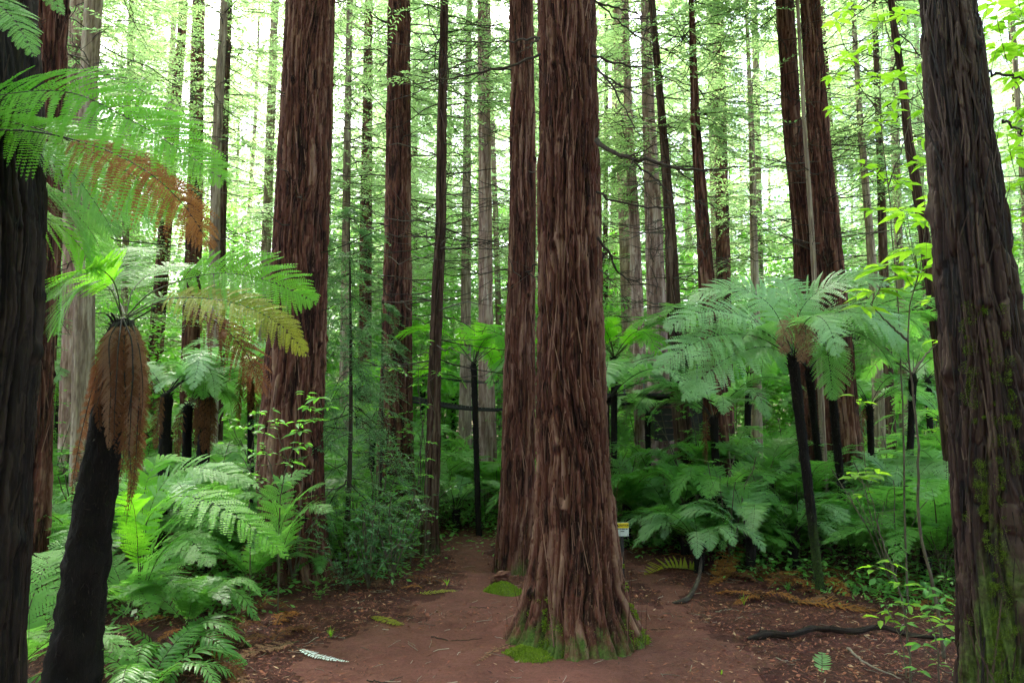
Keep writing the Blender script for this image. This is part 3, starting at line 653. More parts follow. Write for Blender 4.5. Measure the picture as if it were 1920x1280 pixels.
redwood('crooked dark thin trunk leaning towards the mossy trunk behind bright saplings', 11,
    [(1668, -20, 10), (1678, 60, 12), (1692, 150, 13), (1703, 260, 16), (1726, 400, 18), (1742, 500, 21), (1760, 640, 24), (1780, 800, 30)], na=56, dz=.05, amp=.010, seed=97, mat='bark_slim', dead=(3, 9, 40, 2.0, .012), crown=('sparse', 1, 5), name='leaning_tree')
redwood('short dark trunk low among the pale ferns before the mossy trunk', 20,
    [(1650, 300, 12), (1660, 600, 19), (1664, 740, 24), (1668, 860, 28)], na=40, dz=.08, amp=.01, seed=101, mat='bark_slim', dead=(4, 12, 30, 2), crown=('mid', 3, 4))
def moss_r(z, th, fl):
    a = np.cos(th-math.radians(235)); return np.clip(.10+.52*np.clip(a, 0, 1)**2*np.exp(-z/2.6)+.30*np.clip(-fl, 0, 1)*np.exp(-z/3)+.35*np.exp(-z/.5), 0, 1)
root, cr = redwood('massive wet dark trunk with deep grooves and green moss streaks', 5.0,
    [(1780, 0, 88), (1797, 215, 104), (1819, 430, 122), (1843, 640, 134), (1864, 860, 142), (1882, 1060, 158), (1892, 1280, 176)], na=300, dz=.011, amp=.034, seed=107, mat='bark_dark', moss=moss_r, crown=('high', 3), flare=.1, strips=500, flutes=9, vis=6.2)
for i, (pts, r0) in enumerate([([(1845, 135, 5.0), (1890, 142, 4.9), (1960, 165, 4.8)], .013), ([(1880, 225, 5.0), (1910, 245, 4.9), (1960, 290, 4.9)], .010)]): branch_part(root, pts, r0, 400+i, 4)
cen = []
for k in range(230):
    z = 2.9*rs.rand()**1.3; th = math.radians(rs.choice([rs.normal(222, 3)+6*math.sin(z*2), rs.normal(243, 3)+5*math.sin(z*3+1), rs.normal(268, 2)+4*math.sin(z*2.5), rs.uniform(190, 340)], p=[.4, .3, .2, .1]))
    r = np.interp(z, cr[:, 2], cr[:, 3])*1.01; o = np.array([math.cos(th), math.sin(th), .1])
    cen.append((np.array([np.interp(z, cr[:, 2], cr[:, 0])+r*o[0], 5.0+r*o[1], z]), o*.6, rs.uniform(.01, .045), 150))
moss_tufts(root, cen, s=.38, mat='moss_dark')
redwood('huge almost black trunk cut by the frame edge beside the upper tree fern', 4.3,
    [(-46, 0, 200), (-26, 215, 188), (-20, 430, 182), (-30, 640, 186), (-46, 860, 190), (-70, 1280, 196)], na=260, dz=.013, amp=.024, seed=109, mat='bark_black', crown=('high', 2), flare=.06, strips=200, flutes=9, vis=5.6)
redwood('brown sunlit redwood tucked directly behind the black edge trunk', 8.2,
    [(92, 0, 66), (82, 215, 66), (68, 430, 68), (62, 640, 70), (55, 860, 74)], na=150, dz=.03, amp=.024, seed=113, dead=(4, 7, 10, 1), crown=('high', 1), strips=200)
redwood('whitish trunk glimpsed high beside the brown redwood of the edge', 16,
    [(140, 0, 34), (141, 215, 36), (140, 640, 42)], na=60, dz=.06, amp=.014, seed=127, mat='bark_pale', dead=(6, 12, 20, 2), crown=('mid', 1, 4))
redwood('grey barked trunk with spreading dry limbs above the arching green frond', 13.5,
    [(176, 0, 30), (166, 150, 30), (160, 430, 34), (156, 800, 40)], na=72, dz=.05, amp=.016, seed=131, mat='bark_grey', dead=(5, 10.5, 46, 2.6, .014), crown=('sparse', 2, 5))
redwood('very thin bare trunk between the grey barked trunk and the white-lit tree', 24,
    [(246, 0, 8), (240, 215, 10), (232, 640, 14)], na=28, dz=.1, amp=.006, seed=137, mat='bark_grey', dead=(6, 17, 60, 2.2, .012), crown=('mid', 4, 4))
redwood('pale white-lit slim tree leaning slightly in the bright gap', 17,
    [(422, -10, 13), (412, 150, 16), (406, 280, 18), (403, 430, 18), (398, 700, 24)], na=48, dz=.05, amp=.010, seed=139, mat='bark_grey', dead=(5, 13, 60, 2.4, .012), crown=('sparse', 3, 5))  # light falling on this tree is carried by the lightened grey bark
redwood('dark thin trunk directly behind the white-lit slim tree', 20,
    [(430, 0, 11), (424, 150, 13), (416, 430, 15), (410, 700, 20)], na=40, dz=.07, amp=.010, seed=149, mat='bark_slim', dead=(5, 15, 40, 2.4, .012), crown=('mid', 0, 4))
redwood('faint greenish trunk between the white-lit tree and the broad redwood', 27,
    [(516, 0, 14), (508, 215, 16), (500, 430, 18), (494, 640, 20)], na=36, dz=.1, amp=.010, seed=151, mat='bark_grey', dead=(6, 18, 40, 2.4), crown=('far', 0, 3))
redwood('thin light trunk close beside the broad redwood on its path side', 20,
    [(656, 0, 11), (652, 215, 13), (649, 430, 15), (645, 800, 20)], na=36, dz=.08, amp=.008, seed=157, mat='bark_grey', dead=(5, 15, 60, 2.4, .012), crown=('mid', 2, 4))
redwood('shaded straight trunk between the broad redwood and the ribbed redwood', 24,
    [(690, 100, 17), (689, 215, 18), (686, 430, 22), (683, 800, 26)], na=40, dz=.08, amp=.012, seed=163, mat='bark', dead=(5, 17, 40, 2.2), crown=('far', 1, 3))

EXPL = [(o.location.x, o.location.y) for o in bpy.data.objects if o.type == 'EMPTY']

# ---- background wood, one tree at a time
TR = {}
def far_trunk(i):
    if i not in TR:
        rs = RS(900+i); r = [.14, .2, .27, .17, .24, .12][i % 6]; lean = rs.normal(0, .35, 2)
        c = [(0, 0, -.15, r*1.35), (0, 0, .5, r*1.08), (lean[0]*.4, lean[1]*.4, 8, r*.85), (lean[0], lean[1], 17, r*.6), (lean[0], lean[1], 31, r*.08)]
        g = Geo(); trunk_geo(g, c, 32, [(16, .14), (31, 1.0)], .016, 900+i, None, .08, 6)
        dead_branches(g, c, 2.5, 13, 34, 2.4, 950+i, 0, .014, 3)
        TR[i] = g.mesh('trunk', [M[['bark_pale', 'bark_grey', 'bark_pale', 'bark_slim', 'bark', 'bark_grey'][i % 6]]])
    return TR[i]
LOOK = ['light brown', 'greyish', 'pale pinkish', 'dark slim', 'stout brown', 'thin grey']
rs = RS(42); placed = list(EXPL); nb = 0
for yy in np.arange(18.5, 66, 4.3):
    st = 4.4 if yy < 35 else 6.0
    w_ = yy*.72+3
    for xx in np.arange(-w_, w_, st):
        x = xx+rs.uniform(-1.3, 1.3); y = yy+rs.uniform(-1.5, 1.5)
        if any((x-a)**2+(y-b)**2 < 3.2 for a, b in placed) or rs.rand() < .08: continue
        px = proj((x, y, 3))[0]
        if y < 22 and any(abs(px-q) < 14 for q in (905, 1412, 405, 1630, 516)): continue
        placed.append((x, y)); i = rs.randint(6); sc = rs.uniform(.8, 1.2)
        o = empty('redwood_tree', (x, y, hz(x, y)))
        t = put('trunk', far_trunk(i), o); t.scale = (sc, sc, rs.uniform(.9, 1.15)); t.rotation_euler = (0, 0, rs.rand()*6.28)
        k = 'far' if y > 27 else ('mid' if rs.rand() < .7 else 'sparse')
        c = put('crown', crown_var(k, rs.randint(5)), o); s2 = rs.uniform(.85, 1.2); c.scale = (s2, s2, rs.uniform(.85, 1.1)); c.rotation_euler = (0, 0, rs.rand()*6.28); c.location.z = rs.uniform(-2.2, .8)
        REG.append((o, 'tree', LOOK[i]+' background tree', x, y)); nb += 1
for (x, y) in [(-6, 2.5), (5.5, 1.5), (-9, -8), (9, -8), (3, -10), (-2, -11), (-14, -2), (14, -2), (-16, 8), (17, 6), (-3.6, -3), (3.2, -4), (-8, -4), (8, -3), (0, -8), (-5, -9), (6, -9), (10, 3.5), (-11, 4), (-13, 10), (13, 9), (-14, 16), (15, 15), (0.5, -14), (-10, -12), (11, -12)]:  # unseen trees added around the camera to shade the foreground
    i = int(abs(x*3)) % 6; o = empty('redwood_tree', (x, y, hz(x, y))); t = put('trunk', far_trunk(i), o); t.scale = (1.8, 1.8, 1); o2 = add_crown(o, 'high' if math.hypot(x, y) < 7 else 'far', i % 4, (x, y, 0), x)
    tag(o, 'tall unseen redwood of the grove added around the viewpoint to shade the foreground', 'tree', 'redwoods around the viewpoint')
print('background trees', nb)

# ---- hero tree fern skirted in dead fronds
def hero_frond(parent, pts, Lpx, lm, sm='stipe', up=(0, -.6, .8), name='frond', label=None, **k):
    Rc = PXC(pts); D = np.mean([p[2] for p in pts]); Lp = Lpx/F*D
    g = frond_geo(Rc, Lp, up=up, **k); o = put(name, g.mesh(name, [M[lm], M[sm]]), parent, True)
    if label: o['label'] = label
    return o
DA = 5.6
top = W(232, 600, 5.5); base = onground(125, 1340, 5.7)
fa = empty('tree_fern', base, 'black leaning tree fern trunk skirted with hanging dead brown fronds', 'tree fern')
P0 = base-np.array([0, 0, .1])
put('trunk', fern_trunk_mesh(P0, top, .195, .09, 3, (-.02, 0)), fa, True)
HF = dict(npairs=38, nb=17)
hero_frond(fa, [(238, 592, 5.5), (290, 545, 5.45), (400, 513, 5.35), (500, 526, 5.25), (594, 568, 5.2)], 100, 'fern_bright', up=(0.1, -.85, .55), seed=1, start=.3, droop=.25, label='long bright green frond', **HF)
hero_frond(fa, [(240, 595, 5.5), (320, 560, 5.3), (430, 566, 5.1), (520, 605, 5.0), (578, 668, 4.95)], 66, 'fern_yellow', up=(0.3, -.85, .55), seed=2, start=.25, droop=.35, rag=.1, label='yellowing frond', **HF)
hero_frond(fa, [(250, 600, 5.6), (320, 568, 5.7), (400, 600, 5.7), (460, 660, 5.7), (497, 742, 5.7)], 62, 'fern_dead', 'stipe_dark', up=(0.5, -.6, .7), seed=3, start=.3, droop=.5, rag=.35, curl=.3, name='dead_frond', **HF)
hero_frond(fa, [(228, 592, 5.5), (214, 530, 5.4), (180, 503, 5.2), (135, 520, 5.0), (98, 560, 4.85)], 88, 'fern_bright', up=(-.4, -.6, .7), seed=4, start=.28, droop=.25, **HF)
hero_frond(fa, [(228, 592, 5.5), (205, 540, 5.5), (165, 530, 5.45), (125, 570, 5.35), (108, 625, 5.3)], 72, 'fern_bright', up=(-.6, -.6, .6), seed=5, start=.3, droop=.3, **HF)
hero_frond(fa, [(236, 590, 5.5), (252, 540, 5.7), (300, 505, 6.0), (370, 500, 6.3), (430, 520, 6.5)], 80, 'fern', up=(0, -.3, .95), seed=6, start=.25, **HF)
hero_frond(fa, [(234, 590, 5.5), (210, 520, 5.8), (240, 470, 6.2), (290, 465, 6.6)], 75, 'fern', up=(0, -.3, .95), seed=7, start=.25, **HF)
hero_frond(fa, [(240, 592, 5.5), (300, 560, 5.8), (380, 565, 6.1), (450, 590, 6.4)], 75, 'fern', up=(0, -.3, .95), seed=8, start=.2, **HF)
for i, (pts, L, m) in enumerate([
    ([(224, 602, 5.38), (205, 640, 5.28), (208, 720, 5.22), (205, 790, 5.22), (204, 845, 5.24)], 30, 'fern_tan'),
    ([(238, 602, 5.38), (232, 660, 5.3), (236, 760, 5.28), (232, 850, 5.3), (222, 915, 5.32)], 24, 'fern_dead'),
    ([(248, 600, 5.4), (262, 680, 5.3), (258, 800, 5.3), (250, 900, 5.32), (232, 965, 5.35)], 24, 'fern_dead'),
    ([(250, 600, 5.45), (262, 690, 5.4), (262, 800, 5.4), (254, 890, 5.4), (244, 955, 5.4)], 18, 'fern_tan'),
    ([(212, 606, 5.5), (192, 660, 5.42), (184, 740, 5.4), (186, 790, 5.4), (190, 810, 5.36)], 24, 'fern_dead'),
    ([(212, 610, 5.6), (190, 670, 5.75), (160, 780, 5.8), (140, 880, 5.85), (132, 960, 5.9)], 14, 'fern_dead'),
    ([(246, 602, 5.4), (262, 660, 5.25), (268, 740, 5.2), (262, 800, 5.2)], 14, 'fern_tan'),
    ([(220, 604, 5.4), (196, 650, 5.3), (192, 720, 5.25), (178, 770, 5.25)], 16, 'fern_dead'),
    ([(244, 602, 5.4), (250, 700, 5.22), (240, 800, 5.2), (246, 900, 5.22), (236, 985, 5.25)], 15, 'fern_dead'),
    ([(240, 600, 5.6), (258, 640, 5.7), (266, 740, 5.8), (260, 840, 5.8)], 17, 'fern_dead'),
    ([(232, 600, 5.36), (248, 650, 5.26), (246, 760, 5.2), (242, 840, 5.2), (236, 905, 5.25)], 17, 'fern_tan'),
    ([(228, 600, 5.4), (222, 650, 5.24), (218, 720, 5.2), (214, 800, 5.2), (218, 860, 5.22)], 17, 'fern_dead')]):
    hero_frond(fa, pts, L, m, 'stipe_dark', up=(.15*(i % 3-1), -1, .25), seed=20+i, name='dead_frond', start=.06, droop=.3, curl=.07 if i == 0 else .26, rag=.05 if i == 0 else .3, vee=-.12, npairs=46, nb=14)

# ---- upper tree fern whose crown hangs in from outside the frame
cb = W(-150, 235, 4.0); bb = np.array([cb[0]-.15, 4.05, 0]); bb[2] = hz(bb[0], bb[1])
fb = empty('tree_fern', bb, 'tall tree fern whose long green and brown fronds hang in beside the black edge trunk', 'tree fern')
put('trunk', fern_trunk_mesh(bb-np.array([0, 0, .1]), cb, .12, .09, 9), fb, True)
HB = dict(npairs=44, nb=20, r0=.007)
hero_frond(fb, [(-150, 235, 4.0), (-40, 188, 3.95), (120, 172, 3.8), (250, 228, 3.7), (350, 290, 3.65), (432, 346, 3.6)], 155, 'fern_bright', up=(.1, -.8, .6), seed=31, start=.14, droop=.25, label='long bright green frond arching over the gap', **HB)
hero_frond(fb, [(-150, 240, 4.0), (-20, 225, 4.0), (100, 252, 3.95), (200, 300, 3.9), (290, 360, 3.85), (350, 420, 3.8)], 110, 'fern_bright', up=(.2, -.75, .65), seed=32, start=.12, droop=.35, **HB)
hero_frond(fb, [(-150, 250, 3.9), (40, 245, 3.75), (170, 272, 3.6), (270, 318, 3.5), (345, 385, 3.45), (398, 468, 3.4)], 92, 'fern_rust', 'stipe_dark', up=(.3, -.75, .65), seed=33, start=.5, droop=.55, curl=.12, rag=.1, name='dead_frond', **HB)
hero_frond(fb, [(-150, 245, 4.0), (40, 262, 4.3), (130, 320, 4.5), (185, 390, 4.6), (218, 445, 4.6)], 74, 'fern', up=(.4, -.6, .7), seed=34, start=.35, droop=.4, **HB)
hero_frond(fb, [(-150, 230, 4.0), (-110, 60, 3.6), (-50, -10, 3.4), (20, 30, 3.3), (66, 108, 3.25)], 80, 'fern', up=(.2, -.6, .8), seed=35, start=.3, droop=.3, **HB)
hero_frond(fb, [(-150, 230, 4.0), (-90, 0, 3.7), (0, -70, 3.6), (70, -40, 3.5), (118, 30, 3.45)], 70, 'fern', up=(.2, -.5, .85), seed=36, start=.3, droop=.3, **HB)
hero_frond(fb, [(-150, 250, 4.0), (-60, 330, 4.6), (50, 390, 4.9), (130, 440, 5.1), (190, 520, 5.2)], 95, 'fern_bright', up=(.3, -.5, .8), seed=37, start=.3, droop=.4, **HB)
hero_frond(fb, [(-150, 245, 4.05), (-30, 250, 4.3), (110, 300, 4.7), (160, 350, 4.9), (190, 420, 5.0)], 90, 'fern', up=(.3, -.4, .85), seed=38, start=.3, droop=.4, **HB)
hero_frond(fb, [(-150, 250, 4.0), (-20, 300, 4.5), (80, 350, 4.9), (160, 420, 5.2), (205, 500, 5.3)], 110, 'fern', up=(.3, -.7, .7), seed=41, start=.25, droop=.4, **HB)
hero_frond(fb, [(-150, 245, 4.05), (0, 260, 4.6), (120, 290, 5.0), (220, 350, 5.3), (290, 430, 5.4)], 110, 'fern', up=(.3, -.7, .7), seed=42, start=.25, droop=.4, **HB)
hero_frond(fb, [(-150, 245, 4.05), (-40, 240, 4.6), (80, 235, 5.2), (200, 260, 5.6), (300, 320, 5.8)], 105, 'fern', up=(.2, -.6, .8), seed=43, start=.25, droop=.3, **HB)
rosette(fb, 'tree', 4, 1.7, 39, (-.1, .3), az0=1.8, spread=3.0); 
for o in fb.children:
    if o.data in [m for k, m in FR.items()]: o.location += Vector(cb)-fb.location

# ---- silver tree ferns in front of the twin redwoods
def tree_fern(base, topp, r0, r1, label, n, L, seed, kind='silver', dead=0, deadL=None, az0=None, spread=6.283, tilt=(-.15, .25), group=None, mossf=None, name='tree_fern'):
    o = empty(name, base, label, 'tree fern', group); b = np.array(base, float)
    put('trunk', fern_trunk_mesh(b-np.array([0, 0, .08]), topp, r0, r1, seed, mossf=mossf), o, True)
    rosette(o, kind, n, L, seed, tilt, dead=dead, deadL=deadL, az0=az0, spread=spread)
    off = Vector([float(a) for a in topp])-o.location
    for c in o.children:
        if c.name.split('.')[0] in ('frond', 'dead_frond'): c.location += off
    return o
mossft = lambda T: np.clip(.75-T*1.0, 0, 1)
t1 = W(1486, 668, 8.8); f1 = tree_fern(onground(1540, 1122), t1, .05, .058, 'tallest silver tree fern with a tan dead frond drooping over its dark stem', 6, 1.15, 51, az0=.2, spread=5.6, mossf=mossft)
HS = dict(npairs=32, nb=14, r0=.007)
for i, (pts, L) in enumerate([
    ([(1482, 662, 8.8), (1430, 610, 8.6), (1360, 585, 8.4), (1300, 590, 8.2), (1246, 618, 8.1)], 76),
    ([(1480, 664, 8.8), (1420, 632, 8.5), (1350, 628, 8.2), (1290, 650, 7.95), (1225, 700, 7.8)], 76),
    ([(1480, 666, 8.8), (1430, 650, 8.4), (1370, 668, 8.1), (1320, 705, 7.9), (1282, 752, 7.8)], 68),
    ([(1486, 660, 8.8), (1450, 580, 8.9), (1400, 545, 9.0), (1340, 545, 9.1), (1290, 565, 9.2)], 70),
    ([(1490, 660, 8.8), (1500, 585, 8.7), (1545, 540, 8.5), (1610, 522, 8.3), (1665, 535, 8.1)], 76),
    ([(1492, 662, 8.8), (1530, 600, 8.5), (1590, 585, 8.2), (1650, 600, 8.0), (1700, 640, 7.9)], 84),
    ([(1486, 660, 8.8), (1480, 580, 9.2), (1470, 530, 9.6), (1440, 520, 9.9)], 70)]):
    hero_frond(f1, pts, L, 'fern_silver', 'stipe_dark', up=(0, -.6, .8), seed=60+i, start=.2, droop=.28, **HS)
for i, (pts, L) in enumerate([
    ([(1505, 640, 8.7), (1490, 606, 8.4), (1472, 622, 8.2), (1468, 668, 8.15)], 34),
    ([(1500, 640, 8.7), (1508, 608, 8.35), (1510, 630, 8.15), (1500, 682, 8.1)], 34)]):
    hero_frond(f1, pts, L, 'fern_tan', 'stipe_dark', up=(0, -1, .3), seed=70+i, start=.05, droop=.4, curl=.12, npairs=26, nb=9, name='dead_frond', label='tan dead frond')
t2 = W(1552, 650, 9.6); f2 = tree_fern(onground(1590, 1042), t2, .048, .055, 'silver tree fern nearest the darker twin redwood, dark frond hanging below', 7, 1.5, 53, az0=-1.2, spread=4.2, mossf=mossft)
hero_frond(f2, [(1550, 645, 9.6), (1548, 640, 9.2), (1556, 690, 8.95), (1562, 750, 8.9)], 52, 'fern', up=(0, -1, .2), seed=73, start=.1, droop=.2, **HS)
hero_frond(f2, [(1556, 645, 9.6), (1600, 600, 9.2), (1660, 615, 8.9), (1700, 670, 8.7)], 66, 'fern', up=(0, -.5, .8), seed=74, start=.2, **HS)
t3 = W(1516, 690, 10.2); tree_fern(onground(1551, 1012), t3, .045, .05, 'thinnest of the three dark stemmed silver tree ferns, in the middle', 6, 1.3, 55, az0=.3, spread=4.5)

# ---- mid-distance tree ferns (explicit)
for (bx, by, tx, ty, w, n, L, kind, lab, dead, sd) in [
    (300, 1050, 312, 738, 20, 11, 1.35, 'silver', 'black stemmed tree fern with silvery fan behind the dead-skirted tree fern', 1, 201),
    (372, 1040, 386, 738, 22, 10, 1.35, 'silver', 'tree fern shedding brown fronds beside the broad redwood', 7, 202),
    (345, 1035, 352, 760, 16, 7, 1.0, 'tree', 'low crowned tree fern hidden between its two dark stemmed neighbours', 4, 203),
    (898, 1000, 888, 680, 11, 11, 1.45, 'treebright', 'lime green tree fern on a thin black stem before the pale redwood', 0, 204),
    (1150, 1000, 1152, 668, 12, 10, 1.25, 'treebright', 'yellow green tree fern peeping out beside the central giant', 0, 205),
    (1218, 985, 1214, 775, 10, 9, .95, 'silver', 'small flat topped tree fern below the treewalk platform', 0, 206),
    (1350, 1040, 1338, 780, 14, 10, 1.3, 'silver', 'pale tree fern growing between the leaning black trunk and silver ferns', 1, 207),
    (1700, 1030, 1712, 700, 12, 10, 1.3, 'tree', 'green tree fern behind the lime leaved sapling', 0, 208),
    (1640, 1010, 1630, 760, 12, 9, 1.2, 'silver', 'pale tree fern low in the gap beside the twin redwoods', 1, 209),
    (1460, 1000, 1455, 860, 14, 10, 1.1, 'silver', 'short stout tree fern under the tall silver crowns', 1, 210),
    (1395, 985, 1405, 700, 12, 10, 1.2, 'tree', 'tree fern reaching up below the thin grey pole trunk', 1, 211),
    (470, 1030, 470, 690, 12, 9, 1.1, 'tree', 'dull tree fern crowded against the broad redwood', 3, 212),
    (1790, 1060, 1782, 640, 14, 9, 1.2, 'tree', 'tree fern with crown hidden against the mossy trunk', 1, 213),
    (690, 985, 700, 800, 12, 9, 1.0, 'tree', 'low tree fern between the broad and the ribbed redwoods', 0, 214),
    (1255, 1000, 1290, 640, 12, 10, 1.2, 'tree', 'tall thin tree fern behind the leaning black trunk', 0, 215)]:
    b = onground(bx, by); D = b[1]; t = W(tx, ty, D); tree_fern(b, t, wid(w, t)/2*.9, wid(w, t)/2, lab, n, L, sd, kind, dead=dead, deadL=.9)

# ---- low ferns
def low_fern(px, py, L, n, label, seed, kind='low', D=None, name='fern', tilt=(-.25, .3), h=0.0):
    b = onground(px, py, D); o = empty(name, b, label, 'fern'); rosette(o, kind, n+2, L*(1.12 if kind != 'comb' else 1.0), seed, tilt, zoff=.22*L if kind != 'comb' else 0); return o
for i, a in enumerate([
    (130, 1090, 1.0, 9, 'bluish low fern in the narrow gap beside the leaning black fern trunk', 'low'),
    (20, 1300, .9, 8, 'fern glowing yellow green at the foot of the black edge trunk', 'lowbright'),
    (270, 1290, .8, 9, 'coarse comb-leaved fern at the bottom beside the leaning black fern trunk', 'comb'),
    (310, 1235, .75, 9, 'dark comb-leaved fern spilling toward the path below the bright ferns', 'comb'),
    (385, 1150, .8, 9, 'drooping comb-leaved fern under the bright sweeping fronds', 'comb'),
    (350, 1200, .65, 8, 'low shaded fern at the edge of the red litter', 'low'),
    (240, 1180, .95, 10, 'bushy green fern beside the leaning black fern trunk', 'lowbright'),
    (470, 1120, .8, 9, 'fern arching over the litter in front of the broad redwood', 'low'),
    (430, 1080, .9, 10, 'fern in front of the broad redwood, close behind the comb-leaved ferns', 'low'),
    (600, 1085, .55, 8, 'small fern at the mossy foot of the broad redwood', 'low'),
    (640, 1060, .8, 9, 'fern behind the glossy dark bush', 'low'),
    (1196, 1012, .45, 8, 'small fern just behind the caution sign', 'low'),
    (1256, 1036, .75, 11, 'spreading fern next to the caution sign', 'low'),
    (1290, 1050, .95, 11, 'dense fern over dark hollow, second from the caution sign', 'low'),
    (1350, 1060, .95, 11, 'dense green fern beside the orange dead frond', 'low'),
    (1420, 1050, 1.0, 11, 'bright green fern in front of the short stout tree fern', 'lowbright'),
    (1480, 1060, .8, 9, 'broad fern tucked against the mossy tree fern stem', 'low'),
    (1600, 1070, .9, 10, 'bluish fern between the mossy tree fern stem and the lime sapling', 'low'),
    (1680, 1080, 1.0, 10, 'low wide fern behind the lime leaved sapling stem', 'low'),
    (1750, 1075, 1.1, 10, 'tall fern leaning on the foot of the mossy trunk', 'low'),
    (1520, 1030, .9, 9, 'fern behind the mossy tree fern stem', 'low')]):
    low_fern(a[0], a[1], a[2], a[3], a[4], 500+i, a[5])
rsx = RS(808)
for i, (px, D, h) in enumerate([(1245, 12.2, .35), (1262, 11.6, .8), (1285, 10.4, .4), (1330, 11.2, .9), (1375, 10.2, .5), (1410, 12.0, 1.1), (1450, 10.6, .45), (1605, 10.4, .6), (1640, 11.4, 1.0), (1680, 10.2, .55), (1722, 11.6, 1.1), (1760, 10.4, .7), (1575, 12.2, 1.0), (1300, 12.4, 1.2), (1500, 11.9, .8), (1350, 13.4, 1.3), (1262, 13.0, 1.0), (640, 12.6, .6), (330, 9.6, .7), (420, 10.4, .8), (860, 14.6, .4), (1160, 12.6, .7)]):
    p = onground(px, 0, D); o = empty('fern', p, None, 'fern'); s_ = put('rootstock', fern_trunk_mesh((0, 0, -.05), (.03, .02, h), .06, .07, 900+i, name='rootstock'), o)
    rosette(o, ['silver', 'low', 'silver', 'tree'][i % 4], 10, rsx.uniform(.8, 1.25), 910+i, (-.3, .2), zoff=h); REG.append((o, 'fern', 'tall fanning fern' if i % 2 else 'pale fanning fern', p[0], p[1]))
# big bright fern sweeping toward the path in front of the broad redwood
b = onground(262, 1150, 7.6); fbig = empty('fern', b, 'big bright fern sweeping long fronds across in front of the broad redwood', 'fern')
for i, (pts, L) in enumerate([
    ([(262, 1130, 7.6), (270, 990, 7.5), (330, 930, 7.3), (430, 960, 7.0), (545, 1048, 6.8)], 62),
    ([(262, 1130, 7.6), (280, 960, 7.7), (330, 885, 7.7), (400, 880, 7.6), (488, 915, 7.5)], 58),
    ([(262, 1130, 7.6), (255, 980, 7.4), (240, 930, 7.2), (200, 925, 7.0)], 50),
    ([(262, 1130, 7.6), (300, 1000, 7.4), (360, 970, 7.1), (410, 990, 6.9)], 55),
    ([(262, 1130, 7.6), (270, 930, 7.9), (300, 865, 8.1), (360, 860, 8.3)], 52),
    ([(262, 1130, 7.6), (300, 1040, 7.2), (350, 1010, 6.9), (400, 1060, 6.6)], 60)]):
    hero_frond(fbig, pts, L, 'fern' if i % 2 else 'fern_bright', up=(0, -.4, .9), seed=80+i, start=.3, npairs=30, nb=12)
b = onground(560, 1085, 8.6); fmid = empty('fern', b, 'fern with arching fronds crossing the lower stem of the broad redwood', 'fern')
for i, (pts, L) in enumerate([
    ([(520, 1085, 8.6), (530, 980, 8.4), (570, 925, 8.2), (612, 905, 8.0)], 46), ([(520, 1085, 8.6), (520, 960, 8.3), (490, 930, 8.1), (440, 930, 7.9)], 44),
    ([(520, 1085, 8.6), (540, 1000, 8.1), (580, 950, 7.9), (625, 960, 7.7)], 44), ([(520, 1085, 8.6), (520, 930, 8.7), (545, 895, 8.8), (590, 880, 8.9)], 40)]):
    hero_frond(fmid, pts, L, 'fern', up=(0, -.4, .9), seed=90+i, start=.3, npairs=26, nb=10)

# scattered undergrowth, one by one
EXF = [(o.location.x, o.location.y) for o in bpy.data.objects if o.type == 'EMPTY' and o.name.split('.')[0] in ('redwood_tree', 'tree_fern', 'leaning_tree')]
def free(x, y, r, lst): return all((x-a)**2+(y-b)**2 > r*r for a, b in lst)
CL2 = CLEAR
rs = RS(314); pl = []
def blocks_view(x, y, top):          # keep the clearing's sight lines open
    return inpoly(np.array([x]), np.array([y]), CL2)[0] or inpoly(np.array([x*.97]), np.array([y*.97]), CL2)[0]
cnt = 0
while cnt < 190:
    y = 8.5+rs.rand()**.8*17; x = rs.uniform(-1, 1)*(y*.74+.8)
    if blocks_view(x, y, 1) or not free(x, y, .75, pl) or not free(x, y, .5, EXF) or (abs(x) < 3.4 and y < 13 and x < 2.0 and x > -1.6): continue
    pl.append((x, y)); o = empty('fern', (x, y, hz(x, y)), None, 'fern'); kd = rs.choice(['low', 'low', 'lowbright'])
    rosette(o, kd, 9 if y < 14 else 8, rs.uniform(1.0, 1.6)*(1 if y < 14 else 1.25), int(rs.randint(9999)), (-.3, .25), zoff=rs.uniform(.05, .6)); REG.append((o, 'fern', ('bright' if kd == 'lowbright' else 'dull')+' green low fern', x, y)); cnt += 1
# mid and far tree ferns: stems shared
STEM = [fern_trunk_mesh((0, 0, -.1), (rs.normal(0, .1), rs.normal(0, .1), 1.0), .07, .09, 600+i) for i in range(3)]
cnt = 0
while cnt < 46:
    y = 12.5+rs.rand()*19; x = rs.uniform(-1, 1)*(y*.74+.8)
    if blocks_view(x, y, 1) or not free(x, y, 1.3, pl[190:]) or not free(x, y, .6, EXF): continue
    pl.append((x, y)); hh = rs.uniform(1.2, 3.4); o = empty('tree_fern', (x, y, hz(x, y)), None, 'tree fern')
    s = put('trunk', STEM[rs.randint(3)], o); s.scale = (1, 1, hh); kd = rs.choice(['treefar', 'silver', 'treebright'])
    rosette(o, kd, 10, rs.uniform(1.2, 1.8), int(rs.randint(9999)), (-.1, .3), zoff=hh); REG.append((o, 'tree fern', {'treefar': 'plain green', 'silver': 'silvery', 'treebright': 'lime green'}[kd]+' distant tree fern', x, y)); cnt += 1

